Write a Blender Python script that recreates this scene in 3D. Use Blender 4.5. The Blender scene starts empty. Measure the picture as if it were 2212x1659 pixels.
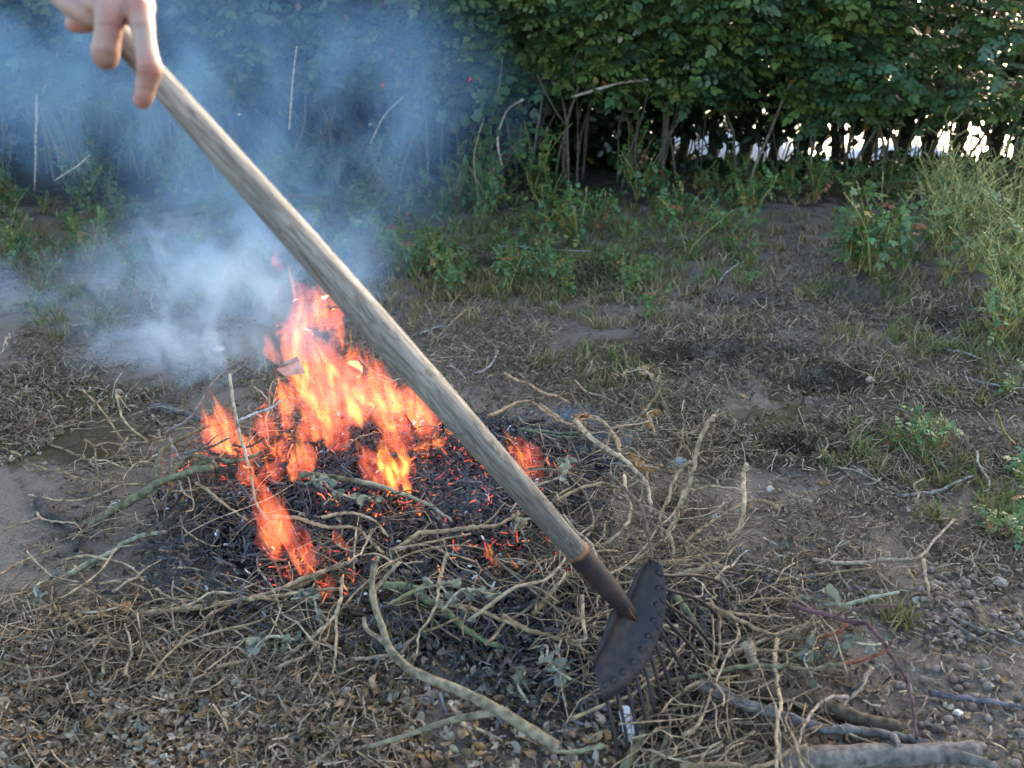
import bpy, math, random
import numpy as np
from mathutils import Vector, Matrix

random.seed(7)
RS = np.random.RandomState(11)
S = bpy.context.scene
COL = S.collection

# ------------------------------------------------------------------ camera, sky, sun, exposure
CAM_H, PITCH, FPX = 1.10, math.radians(25.0), 1954.0
cam_d = bpy.data.cameras.new('camera')
cam = bpy.data.objects.new('camera', cam_d)
COL.objects.link(cam)
cam.location = (0, 0, CAM_H)
cam.rotation_euler = (math.radians(90) - PITCH, 0, 0)
cam_d.sensor_width = 36.0
cam_d.lens = 36.0 * FPX / 2212.0
cam_d.clip_start, cam_d.clip_end = 0.02, 3000
cam_d.dof.use_dof = True
cam_d.dof.focus_distance = 2.0
cam_d.dof.aperture_fstop = 5.2
S.camera = cam

SUN_EL, SUN_AZ = math.radians(13.0), math.radians(35.0)      # low, behind the hedge, to the right
W = bpy.data.worlds.new('World')
S.world = W
W.use_nodes = True
nt = W.node_tree
bg = nt.nodes['Background']
sky = nt.nodes.new('ShaderNodeTexSky')
sky.sky_type = 'NISHITA'
sky.sun_disc = False
sky.sun_elevation = SUN_EL
sky.sun_rotation = SUN_AZ
sky.air_density, sky.dust_density, sky.ozone_density = 0.9, 3.0, 0.9
nt.links.new(sky.outputs[0], bg.inputs[0])
bg.inputs[1].default_value = 0.15
sun_d = bpy.data.lights.new('sun', 'SUN')
sun_d.energy, sun_d.angle, sun_d.color = 1.0, math.radians(10), (1.0, 0.86, 0.68)
sun = bpy.data.objects.new('sun', sun_d)
COL.objects.link(sun)
sdir = Vector((math.sin(SUN_AZ) * math.cos(SUN_EL), math.cos(SUN_AZ) * math.cos(SUN_EL), math.sin(SUN_EL)))
sun.rotation_euler = (-sdir).to_track_quat('-Z', 'Y').to_euler()
sun.location = (0, -3, 6)

S.view_settings.view_transform = 'Standard'
S.view_settings.look = 'None'
S.view_settings.gamma = 1.0
S.view_settings.use_curve_mapping = False
S.view_settings.exposure = 2.78
S.render.engine = 'CYCLES'
cy = S.cycles
cy.use_denoising = True
cy.max_bounces, cy.diffuse_bounces, cy.glossy_bounces = 6, 3, 2
cy.transmission_bounces, cy.transparent_max_bounces, cy.volume_bounces = 3, 12, 1
cy.volume_max_steps = 256
cy.caustics_reflective = cy.caustics_refractive = False
cy.sample_clamp_indirect = 4.0


# ------------------------------------------------------------------ small helpers
def ray(px, py):
    c, s = math.cos(PITCH), math.sin(PITCH)
    u, v = (px - 1106.0) / FPX, (829.5 - py) / FPX
    return np.array([u, c + v * s, -s + v * c])


def on_plane_z(px, py, z):
    d = ray(px, py)
    t = (z - CAM_H) / d[2]
    return np.array([0, 0, CAM_H]) + d * t


def on_plane_y(px, py, y):
    d = ray(px, py)
    return np.array([0, 0, CAM_H]) + d * (y / d[1])


def at_depth(px, py, dep):
    return np.array([0, 0, CAM_H]) + ray(px, py) * dep


_perm = np.random.RandomState(3).rand(256, 256)


def vnoise(x, y, sc=1.0, off=0):
    """smooth value noise on arrays, 0..1"""
    x = np.asarray(x, float) * sc + off * 17.3 + 1000
    y = np.asarray(y, float) * sc + off * 9.1 + 1000
    xi, yi = np.floor(x).astype(int), np.floor(y).astype(int)
    fx, fy = x - xi, y - yi
    fx, fy = fx * fx * (3 - 2 * fx), fy * fy * (3 - 2 * fy)
    g = lambda a, b: _perm[a & 255, b & 255]
    return (g(xi, yi) * (1 - fx) + g(xi + 1, yi) * fx) * (1 - fy) + (g(xi, yi + 1) * (1 - fx) + g(xi + 1, yi + 1) * fx) * fy


PILE = on_plane_z(830, 1130, 0.0)
PILE_R = (0.44, 0.42)
HOLES = [(on_plane_z(1775, 835, 0), 0.13, 0.08, 0.10), (on_plane_z(1510, 775, 0), 0.18, 0.07, 0.07),
         (on_plane_z(1855, 645, 0), 0.15, 0.12, 0.11), (on_plane_z(1590, 655, 0), 0.13, 0.08, 0.07),
         (on_plane_z(2040, 705, 0), 0.10, 0.07, 0.05), (on_plane_z(1100, 580, 0), 0.14, 0.09, 0.06),
         (on_plane_z(1725, 985, 0), 0.07, 0.05, 0.04), (on_plane_z(1660, 770, 0), 0.16, 0.05, 0.05),
         (on_plane_z(1290, 600, 0), 0.11, 0.07, 0.05)]


def pile_r(x, y):
    return np.sqrt(((x - PILE[0]) / PILE_R[0]) ** 2 + ((y - PILE[1]) / PILE_R[1]) ** 2)


def gh(x, y):
    x, y = np.asarray(x, float), np.asarray(y, float)
    near = np.exp(-np.maximum(0, np.abs(x) - 4) * .5) * np.exp(-np.maximum(0, -y) * .5)
    z = (vnoise(x, y, 1.3) - .5) * .05 + (vnoise(x, y, 4.5, 1) - .5) * .022 + (vnoise(x, y, 15, 2) - .5) * .012
    z = z * near
    for c, a, b, d in HOLES:
        w = 1 + 1.1 * (vnoise(x, y, 9, 5) - .5) + .9 * (vnoise(x, y, 22, 6) - .5)
        r2 = (((x - c[0]) / a) ** 2 + ((y - c[1]) / b) ** 2) * w
        z = z - 1.25 * d * np.exp(-r2 ** 1.8) + .18 * d * np.exp(-(np.sqrt(r2) - 1.5) ** 2 * 5)
    z = z + .075 * np.exp(-pile_r(x, y) ** 2 * 1.1)
    drop = np.clip((y - 5.60) / 5.0, 0, 1)
    z = z - drop ** .8 * 3.6
    return z


def gpt(px, py, dz=0.0):
    """point dz above the ground on the line of sight"""
    z = dz
    for _ in range(4):
        p = on_plane_z(px, py, z)
        z = float(gh(p[0], p[1])) + dz
    return on_plane_z(px, py, z)


# ------------------------------------------------------------------ mesh builder
class MB:
    def __init__(self):
        self.V, self.F, self.C, self.n = [], [], [], 0

    def add(self, v, f, c):
        v = np.asarray(v, np.float32)
        self.V.append(v)
        c = np.asarray(c, np.float32)
        if c.ndim == 1:
            c = np.tile(c, (len(v), 1))
        self.C.append(c[:, :3])
        for fa in (f if isinstance(f, list) else [f]):
            self.F.append(np.asarray(fa, np.int32) + self.n)
        self.n += len(v)

    def mesh(self, name, smooth=True):
        me = bpy.data.meshes.new(name)
        V = np.concatenate(self.V)
        me.vertices.add(len(V))
        me.vertices.foreach_set('co', V.ravel())
        loops = np.concatenate([f.ravel() for f in self.F])
        sizes = np.concatenate([np.full(len(f), f.shape[1], np.int32) for f in self.F])
        me.loops.add(len(loops))
        me.loops.foreach_set('vertex_index', loops)
        me.polygons.add(len(sizes))
        st = np.concatenate([[0], np.cumsum(sizes)[:-1]]).astype(np.int32)
        me.polygons.foreach_set('loop_start', st)
        me.polygons.foreach_set('loop_total', sizes)
        me.polygons.foreach_set('use_smooth', np.full(len(sizes), smooth))
        me.update(calc_edges=True)
        at = me.attributes.new('tint', 'FLOAT_COLOR', 'POINT')
        C = np.concatenate(self.C)
        at.data.foreach_set('color', np.concatenate([C, np.ones((len(C), 1), np.float32)], 1).ravel())
        me.validate()
        return me


def link(name, me, mat, parent=None):
    o = bpy.data.objects.new(name, me)
    COL.objects.link(o)
    if mat and not me.materials:
        me.materials.append(mat)
    if parent:
        o.parent = parent
    return o


def tag(o, label=None, cat=None, group=None, kind=None):
    if label: o['label'] = label
    if cat: o['category'] = cat
    if group: o['group'] = group
    if kind: o['kind'] = kind
    return o


def empty(name, loc=(0, 0, 0)):
    o = bpy.data.objects.new(name, None)
    o.empty_display_size = .05
    o.location = loc
    COL.objects.link(o)
    return o


def smooth_path(P, sub=4):
    """Catmull-Rom through the points (any number of columns)"""
    P = np.asarray(P, float)
    if len(P) < 3:
        t = np.linspace(0, 1, sub + 1)[:, None]
        return P[0] * (1 - t) + P[-1] * t
    Q = np.vstack([2 * P[0] - P[1], P, 2 * P[-1] - P[-2]])
    out = []
    for i in range(1, len(Q) - 2):
        t = np.linspace(0, 1, sub, endpoint=False)[:, None]
        a, b, c, d = Q[i - 1], Q[i], Q[i + 1], Q[i + 2]
        out.append(.5 * (2 * b + (c - a) * t + (2 * a - 5 * b + 4 * c - d) * t ** 2 + (3 * b - a - 3 * c + d) * t ** 3))
    out.append(P[-1:])
    return np.vstack(out)


def tube(mb, P, R, col, sides=6, knob=0.0, ell=None):
    """closed tapered tube along the polyline P with radii R"""
    P = np.asarray(P, float)
    n = len(P)
    R = np.broadcast_to(np.asarray(R, float), (n,)).copy()
    if knob:
        R *= 1 + knob * (RS.rand(n) - .45)
    T = np.gradient(P, axis=0)
    T /= np.linalg.norm(T, axis=1)[:, None] + 1e-9
    ref = np.array([0, 0, 1.0]) if abs(T[:, 2]).mean() < .8 else np.array([1.0, 0, 0])
    A = np.cross(T, ref)
    A /= np.linalg.norm(A, axis=1)[:, None] + 1e-9
    B = np.cross(T, A)
    th = np.linspace(0, 2 * math.pi, sides, endpoint=False)
    ring = A[:, None, :] * np.cos(th)[None, :, None] + B[:, None, :] * np.sin(th)[None, :, None]
    V = (P[:, None, :] + ring * R[:, None, None]).reshape(-1, 3)
    i = np.arange(n - 1)[:, None] * sides
    j = np.arange(sides)[None, :]
    k = (j + 1) % sides
    F = np.stack([i + j, i + k, i + sides + k, i + sides + j], -1).reshape(-1, 4)
    V = np.vstack([V, P[0], P[-1]])
    c0, c1 = n * sides, n * sides + 1
    jj, kk = np.arange(sides), (np.arange(sides) + 1) % sides
    caps = np.vstack([np.stack([np.full(sides, c0), kk, jj], 1),
                      np.stack([np.full(sides, c1), (n - 1) * sides + jj, (n - 1) * sides + kk], 1)])
    c = np.asarray(col, float)
    if c.ndim == 2:
        c = np.vstack([np.repeat(c, sides, 0), c[0], c[-1]])
    mb.add(V, [F, caps], c)


# leaf shapes -------------------------------------------------------
_LF = np.array([[0, 0, 0], [-.30, .28, .06], [-.31, .66, .05], [0, 1, -.06], [.31, .66, .05], [.30, .28, .06], [0, .3, -.02], [0, .68, -.03]])
_LT = np.array([[0, 6, 1], [1, 6, 2], [6, 7, 2], [7, 3, 2], [0, 5, 6], [5, 4, 6], [6, 4, 7], [7, 4, 3]])


def compound_leaf(n=7, size=1.0, droop=.25):
    """a pinnate leaf: n leaflets on a rib, length about 1"""
    V, F, k = [], [], 0
    pairs = (n - 1) // 2
    for i in range(pairs):
        t = .22 + .58 * i / max(1, pairs - 1)
        for s in (-1, 1):
            a = s * math.radians(62 - 10 * i)
            L = .31 * (1 - .1 * abs(i - 1))
            c, sn = math.cos(a), math.sin(a)
            v = _LF * L
            v = np.stack([v[:, 0] * c + v[:, 1] * sn, -v[:, 0] * sn + v[:, 1] * c + t, v[:, 2] - .06 * np.abs(v[:, 1])], 1)
            V.append(v); F.append(_LT + k); k += 8
    v = _LF * .33
    v = v + np.array([0, .9, 0])
    V.append(v); F.append(_LT + k); k += 8
    V.append(np.array([[-.012, 0, 0], [.012, 0, 0], [.008, .95, 0], [-.008, .95, 0]])); F.append(np.array([[0, 1, 2], [0, 2, 3]]) + k)
    V = np.vstack(V)
    V[:, 2] -= droop * V[:, 1] ** 2
    return V * size, np.vstack(F)


CL7, CL5 = compound_leaf(7), compound_leaf(5)
SIMPLE = (_LF.copy(), _LT)


def scatter_leaves(mb, proto, pos, direc, up, size, col):
    """add many copies of a leaf: direc = along the rib, up = leaf normal (arrays)"""
    pos, direc, up = [np.asarray(a, float) for a in (pos, direc, up)]
    y = direc / (np.linalg.norm(direc, axis=1)[:, None] + 1e-9)
    x = np.cross(y, up)
    x /= np.linalg.norm(x, axis=1)[:, None] + 1e-9
    z = np.cross(x, y)
    V0, F0 = proto
    V = V0[None, :, 0:1] * x[:, None] + V0[None, :, 1:2] * y[:, None] + V0[None, :, 2:3] * z[:, None]
    V = V * np.asarray(size, float)[:, None, None] + pos[:, None]
    n, m = len(pos), len(V0)
    F = (F0[None] + (np.arange(n) * m)[:, None, None]).reshape(-1, F0.shape[1])
    mb.add(V.reshape(-1, 3), F, np.repeat(np.asarray(col, float), m, 0))


def unit(n):
    v = RS.normal(size=(n, 3))
    return v / np.linalg.norm(v, axis=1)[:, None]


# ------------------------------------------------------------------ materials
def new_mat(name):
    m = bpy.data.materials.new(name)
    m.use_nodes = True
    return m, m.node_tree, m.node_tree.nodes['Principled BSDF']


def N(nt, typ, **kw):
    n = nt.nodes.new(typ)
    for k, v in kw.items():
        if k in n.inputs.keys():
            n.inputs[k].default_value = v
        else:
            setattr(n, k, v)
    return n


def tint_mat(name, rough=.7, nscale=60, nvar=.35, bump=.3, transl=0.0, stretch=None, spec=.3):
    """colour from the piece's own tint, varied by fine noise; bump relief; optional translucency for leaves"""
    m, t, b = new_mat(name)
    a = N(t, 'ShaderNodeAttribute', attribute_name='tint')
    tc = N(t, 'ShaderNodeTexCoord')
    no = N(t, 'ShaderNodeTexNoise', Scale=nscale, Detail=4.0)
    if stretch:
        mp = N(t, 'ShaderNodeMapping')
        mp.inputs['Scale'].default_value = stretch
        t.links.new(tc.outputs['Object'], mp.inputs[0]); t.links.new(mp.outputs[0], no.inputs[0])
    else:
        t.links.new(tc.outputs['Object'], no.inputs[0])
    mr = N(t, 'ShaderNodeMapRange')
    mr.inputs[1].default_value, mr.inputs[2].default_value = .3, .7
    mr.inputs[3].default_value, mr.inputs[4].default_value = 1 - nvar, 1 + nvar
    t.links.new(no.outputs[0], mr.inputs[0])
    mul = N(t, 'ShaderNodeMix', data_type='RGBA', blend_type='MULTIPLY')
    mul.inputs[0].default_value = 1
    t.links.new(a.outputs[0], mul.inputs[6]); t.links.new(mr.outputs[0], mul.inputs[7])
    t.links.new(mul.outputs[2], b.inputs['Base Color'])
    b.inputs['Roughness'].default_value = rough
    b.inputs['Specular IOR Level'].default_value = spec
    if bump:
        bp = N(t, 'ShaderNodeBump', Strength=bump, Distance=.004)
        t.links.new(no.outputs[0], bp.inputs['Height']); t.links.new(bp.outputs[0], b.inputs['Normal'])
    if transl:
        tr = N(t, 'ShaderNodeBsdfTranslucent')
        t.links.new(mul.outputs[2], tr.inputs[0])
        mx = N(t, 'ShaderNodeMixShader')
        mx.inputs[0].default_value = transl
        out = [n for n in t.nodes if n.type == 'OUTPUT_MATERIAL'][0]
        t.links.new(b.outputs[0], mx.inputs[1]); t.links.new(tr.outputs[0], mx.inputs[2]); t.links.new(mx.outputs[0], out.inputs[0])
    return m


M_LEAF = tint_mat('green_leaf', rough=.32, nscale=40, nvar=.3, bump=.15, transl=.33, spec=.6)
M_DEAD = tint_mat('dead_leaf', rough=.8, nscale=70, nvar=.4, bump=.4, transl=.1)
M_BARK = tint_mat('bark', rough=.9, nscale=75, nvar=.62, bump=1.0)
M_BITS = tint_mat('litter', rough=.9, nscale=120, nvar=.3, bump=.3)
M_STONE = tint_mat('stone', rough=.8, nscale=50, nvar=.3, bump=.4)
M_GRASS = tint_mat('grass', rough=.6, nscale=20, nvar=.25, bump=0, transl=.2)
M_CHAR = tint_mat('charcoal', rough=.55, nscale=60, nvar=.6, bump=.8, spec=.5)


def emit_mat(name, strength):
    m = bpy.data.materials.new(name)
    m.use_nodes = True
    t = m.node_tree
    t.nodes.clear()
    out = N(t, 'ShaderNodeOutputMaterial')
    a = N(t, 'ShaderNodeAttribute', attribute_name='tint')
    tc = N(t, 'ShaderNodeTexCoord')
    no = N(t, 'ShaderNodeTexNoise', Scale=70.0, Detail=3.0)
    t.links.new(tc.outputs['Object'], no.inputs[0])
    mr = N(t, 'ShaderNodeMapRange')
    for i, v in enumerate((.38, .62, 0.0, strength)):
        mr.inputs[i + 1].default_value = v
    t.links.new(no.outputs[0], mr.inputs[0])
    p = N(t, 'ShaderNodeBsdfPrincipled', Roughness=.7)
    p.inputs['Base Color'].default_value = (.03, .025, .025, 1)
    t.links.new(a.outputs[0], p.inputs['Emission Color']); t.links.new(mr.outputs[0], p.inputs['Emission Strength'])
    t.links.new(p.outputs[0], out.inputs[0])
    return m


M_EMBER = emit_mat('glowing_ember', .3)


def ground_mat():
    m, t, b = new_mat('sandy_soil')
    tc = N(t, 'ShaderNodeTexCoord')
    a = N(t, 'ShaderNodeAttribute', attribute_name='tint')          # r moss, g dark humus, b ash
    sep = N(t, 'ShaderNodeSeparateColor')
    t.links.new(a.outputs[0], sep.inputs[0])

    def noise(sc, det=6, rough=.6):
        n = N(t, 'ShaderNodeTexNoise', Scale=sc, Detail=det, Roughness=rough)
        t.links.new(tc.outputs['Object'], n.inputs[0])
        return n.outputs[0]

    def mix(f, c1, c2):
        x = N(t, 'ShaderNodeMix', data_type='RGBA')
        for s, v in ((0, f), (6, c1), (7, c2)):
            if hasattr(v, 'links') or isinstance(v, bpy.types.NodeSocket):
                t.links.new(v, x.inputs[s])
            else:
                x.inputs[s].default_value = v
        return x.outputs[2]

    def ramp(v, lo, hi):
        r = N(t, 'ShaderNodeMapRange', interpolation_type='SMOOTHSTEP')
        r.inputs[1].default_value, r.inputs[2].default_value = lo, hi
        t.links.new(v, r.inputs[0])
        return r.outputs[0]

    def addm(v, w, op='ADD'):
        r = N(t, 'ShaderNodeMath', operation=op)
        for s, x in ((0, v), (1, w)):
            if isinstance(x, bpy.types.NodeSocket): t.links.new(x, r.inputs[s])
            else: r.inputs[s].default_value = x
        return r.outputs[0]

    n1, n2, n3, n4 = noise(3), noise(14), noise(70, 4), noise(260, 3, .7)
    c = mix(n3, (.27, .22, .17, 1), (.40, .335, .27, 1))
    c = mix(ramp(n4, .5, .72), c, (.13, .095, .065, 1))
    c = mix(ramp(n2, .50, .75), c, (.105, .075, .05, 1))
    mossf = ramp(addm(addm(sep.outputs[0], n2), addm(n3, .7, 'MULTIPLY')), 1.28, 1.62)
    c = mix(addm(mossf, .8, 'MULTIPLY'), c, mix(n4, (.05, .042, .016, 1), (.16, .125, .05, 1)))
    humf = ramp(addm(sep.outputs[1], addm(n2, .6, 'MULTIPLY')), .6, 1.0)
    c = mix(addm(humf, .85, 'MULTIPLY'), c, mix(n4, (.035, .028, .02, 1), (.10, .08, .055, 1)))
    ashf = ramp(addm(sep.outputs[2], addm(n2, .5, 'MULTIPLY')), .55, .85)
    ashc = mix(ramp(n3, .55, .75), (.012, .012, .014, 1), (.16, .16, .17, 1))
    c = mix(ashf, c, ashc)
    t.links.new(c, b.inputs['Base Color'])
    b.inputs['Roughness'].default_value = .95
    b.inputs['Specular IOR Level'].default_value = .15
    h = addm(addm(n3, n4), addm(n2, 1.5, 'MULTIPLY'))
    bp = N(t, 'ShaderNodeBump', Strength=1.0, Distance=.02)
    t.links.new(h, bp.inputs['Height']); t.links.new(bp.outputs[0], b.inputs['Normal'])
    return m


M_GROUND = ground_mat()

# ------------------------------------------------------------------ ground, sea
gx = np.concatenate([-np.geomspace(3.2, 900, 40)[::-1], np.linspace(-3.15, 3.15, 380), np.geomspace(3.2, 900, 40)])
gy = np.concatenate([-np.geomspace(.4, 900, 40)[::-1], np.linspace(-.35, .9, 30), np.linspace(.92, 3.2, 170),
                     np.linspace(3.23, 6.4, 110), np.linspace(6.5, 12, 30), np.geomspace(12.5, 900, 20)])
X, Y = np.meshgrid(gx, gy)
Z = gh(X, Y)
pr = pile_r(X, Y)
moss_px = [(on_plane_z(150, 840, 0), .55, .35), (on_plane_z(120, 950, 0), .4, .2), (on_plane_z(1280, 780, 0), .5, .3),
           (on_plane_z(1650, 950, 0), .5, .2), (on_plane_z(1150, 560, 0), .9, .6), (on_plane_z(350, 560, 0), .9, .5), (on_plane_z(2000, 850, 0), .5, .25)]
moss = np.zeros_like(X)
for c, a, b_ in moss_px:
    moss = np.maximum(moss, np.exp(-(((X - c[0]) / a) ** 2 + ((Y - c[1]) / b_) ** 2)))
sandy = np.zeros_like(X)
for cx_, cy_, a, b_ in [(1880, 735, .38, .16), (1790, 480, .5, .28), (1290, 700, .12, .07), (1150, 705, .1, .06), (1480, 590, .3, .12), (70, 1075, .25, .09), (1560, 1075, .22, .08), (1050, 1500, .25, .12), (2000, 1500, .2, .12), (1250, 520, .3, .1), (120, 620, .3, .2)]:
    c = on_plane_z(cx_, cy_, 0)
    sandy = np.maximum(sandy, np.exp(-(((X - c[0]) / a) ** 2 + ((Y - c[1]) / b_) ** 2)))
moss *= .4 + 1.0 * vnoise(X, Y, 5, 8)
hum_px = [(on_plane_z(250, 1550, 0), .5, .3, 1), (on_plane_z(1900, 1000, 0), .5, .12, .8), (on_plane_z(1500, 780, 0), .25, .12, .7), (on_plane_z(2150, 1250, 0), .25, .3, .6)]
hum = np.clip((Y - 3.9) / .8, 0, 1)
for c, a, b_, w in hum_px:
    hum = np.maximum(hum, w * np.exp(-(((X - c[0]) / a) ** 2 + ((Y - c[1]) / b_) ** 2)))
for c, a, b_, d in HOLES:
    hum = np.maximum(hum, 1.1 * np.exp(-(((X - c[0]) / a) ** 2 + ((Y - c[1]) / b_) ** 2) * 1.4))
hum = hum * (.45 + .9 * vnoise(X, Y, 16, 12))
ashr = on_plane_z(1250, 1400, 0)
ash = np.clip(1.35 - pr * 1.05, 0, 1) + .9 * np.exp(-(((X - ashr[0]) / .25) ** 2 + ((Y - ashr[1]) / .16) ** 2))
ashr = on_plane_z(1200, 1000, 0)
ash = np.clip(ash + .8 * np.exp(-(((X - ashr[0]) / .22) ** 2 + ((Y - ashr[1]) / .2) ** 2)), 0, 1)
g = MB()
nx, ny = len(gx), len(gy)
ii, jj = np.meshgrid(np.arange(ny - 1), np.arange(nx - 1), indexing='ij')
q = (ii * nx + jj).ravel()
hum = hum * (1 - .8 * sandy); moss = moss * (1 - .8 * sandy)
g.add(np.stack([X, Y, Z], -1).reshape(-1, 3), np.stack([q, q + 1, q + nx + 1, q + nx], 1), np.stack([moss, hum, ash], -1).reshape(-1, 3))
tag(link('ground', g.mesh('ground'), M_GROUND), 'sandy ground with moss, litter and rabbit scrapes', kind='structure')

m, t, b = new_mat('sea_water')
b.inputs['Base Color'].default_value = (.05, .09, .11, 1)
b.inputs['Roughness'].default_value = .22
b.inputs['Specular IOR Level'].default_value = .5
no = N(t, 'ShaderNodeTexNoise', Scale=.8, Detail=5.0)
tc = N(t, 'ShaderNodeTexCoord')
t.links.new(tc.outputs['Object'], no.inputs[0])
bp = N(t, 'ShaderNodeBump', Strength=.12, Distance=.3)
t.links.new(no.outputs[0], bp.inputs['Height']); t.links.new(bp.outputs[0], b.inputs['Normal'])
g = MB()
g.add([(-1500, 8.5, -2.3), (1500, 8.5, -2.3), (1500, 2500, -2.3), (-1500, 2500, -2.3)], np.array([[0, 1, 2, 3]]), (0, 0, 0))
tag(link('sea', g.mesh('sea'), m), 'pale bright water behind the hedge', kind='structure')


# ------------------------------------------------------------------ hedge
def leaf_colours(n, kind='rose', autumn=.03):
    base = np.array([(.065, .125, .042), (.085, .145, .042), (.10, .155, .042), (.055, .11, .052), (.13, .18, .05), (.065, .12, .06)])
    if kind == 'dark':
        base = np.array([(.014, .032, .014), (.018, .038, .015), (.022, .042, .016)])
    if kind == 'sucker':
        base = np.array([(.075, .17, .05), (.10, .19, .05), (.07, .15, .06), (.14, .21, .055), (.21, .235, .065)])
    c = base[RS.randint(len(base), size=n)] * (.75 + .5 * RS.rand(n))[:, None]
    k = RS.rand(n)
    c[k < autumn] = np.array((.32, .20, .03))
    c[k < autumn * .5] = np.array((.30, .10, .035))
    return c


def rose_foliage(n, w, zlo, zhi, depth):
    """leaves through the shell and the inside of an arching shrub, local coordinates, front towards -y"""
    mb = MB()
    # leaves stand along shoots that push outwards and upwards, in clumps with dark hollows between
    nc = n // 6
    z = zlo + (zhi - zlo) * RS.rand(nc) ** .85
    x = (RS.rand(nc) - .5) * w
    bulge = np.sin(np.clip((z - zlo) / (zhi - zlo), 0, 1) * math.pi * .8 + .25)
    front = -depth * .5 * (.35 + .75 * bulge)
    o1, o2 = RS.randint(50), RS.randint(50)
    front += .46 * (vnoise(x, z, 3.2, o1) - .5) + .22 * (vnoise(x, z, 8, o2) - .5)
    inner = np.where(RS.rand(nc) < .66, RS.rand(nc) ** 2 * .20, RS.rand(nc))
    y = front + inner * (depth * .95)
    zedge = zlo + .16 * (vnoise(x, y, 4, o1 + 3) - .35)
    z = np.where(z < zedge, zedge + .12 * RS.rand(nc), z)
    cpos = np.stack([x, y, z], 1)
    sd = np.stack([RS.normal(size=nc) * .7, -.9 - .3 * RS.rand(nc), .35 + .6 * RS.normal(size=nc)], 1)
    sd /= np.linalg.norm(sd, axis=1)[:, None]
    tt = (np.tile(np.arange(6), nc) / 5.0)[:, None]
    pos = np.repeat(cpos, 6, 0) + np.repeat(sd, 6, 0) * (tt - .5) * .16 + RS.normal(size=(nc * 6, 3)) * .012
    ang = np.tile(np.arange(6) * 2.4, nc) + np.repeat(RS.rand(nc) * 6.28, 6)
    d = np.stack([np.cos(ang), np.sin(ang) * .8 - .25, .25 * RS.normal(size=nc * 6) + .1], 1) + np.repeat(sd, 6, 0) * .5
    up = np.stack([RS.normal(size=nc * 6) * .45, -.85 + .45 * RS.normal(size=nc * 6), np.ones(nc * 6)], 1)
    cc = leaf_colours(nc, autumn=0).repeat(6, 0) * (.6 + .8 * RS.rand(nc * 6))[:, None]
    k = RS.rand(nc * 6)
    cc[k < .010] = (.13, .15, .03)
    scatter_leaves(mb, CL7, pos, d, up, .07 + .065 * RS.rand(nc * 6), cc)
    # yellowed and browned single leaflets, dry sepals
    na = 130
    j = RS.randint(nc * 6, size=na)
    ac = np.array([(.36, .22, .03), (.34, .12, .03), (.24, .11, .06), (.30, .25, .05), (.30, .18, .10)])[RS.randint(5, size=na)] * (.7 + .5 * RS.rand(na))[:, None]
    scatter_leaves(mb, SIMPLE, pos[j] + [0, -.03, 0] + RS.normal(size=(na, 3)) * .015, unit(na), up[j], .022 + .022 * RS.rand(na), ac)
    return mb.mesh('foliage')


def cane_mesh(h, lean, r0, arch=.3):
    n = 9
    s = np.linspace(0, 1, n)
    a = RS.rand() * 6.28
    P = np.stack([lean[0] * s ** 1.5 + .03 * np.cumsum(RS.normal(size=n)) * s, lean[1] * s ** 1.6 + .02 * np.cumsum(RS.normal(size=n)) * s, h * s], 1)
    mb = MB()
    g_ = .5 + .6 * RS.rand()
    tube(mb, smooth_path(P, 2), np.linspace(r0, r0 * .45, 2 * (n - 1) + 1), np.array((.15, .125, .095)) * g_, 5, .2)
    if RS.rand() < .7:
        k = RS.randint(3, 7)
        q = P[k]
        e = q + np.array([RS.normal() * .2, RS.normal() * .15 - .05, .25 + .2 * RS.rand()])
        tube(mb, smooth_path([q, (q + e) / 2 + RS.normal(size=3) * .02, e], 3), r0 * .45, np.array((.15, .125, .095)) * g_, 4)
    return mb.mesh('cane')


FOL_THIN = rose_foliage(1350, 1.3, .43, 1.75, 1.0)
FOL = [rose_foliage(3000, 1.25, .46, 1.75, 1.15) for _ in range(4)]
CANES = [cane_mesh(.75 + .35 * RS.rand(), (RS.normal() * .22, RS.normal() * .12), .0045 + .006 * RS.rand()) for _ in range(26)]

hip_mb = MB()
th = np.linspace(0, math.pi, 6)
tube(hip_mb, np.stack([0 * th, 0 * th, -.011 * np.cos(th)], 1), np.maximum(.011 * np.sin(th), .001), (.42, .035, .015), 8)
HIP = hip_mb.mesh('rose_hip')

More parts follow.
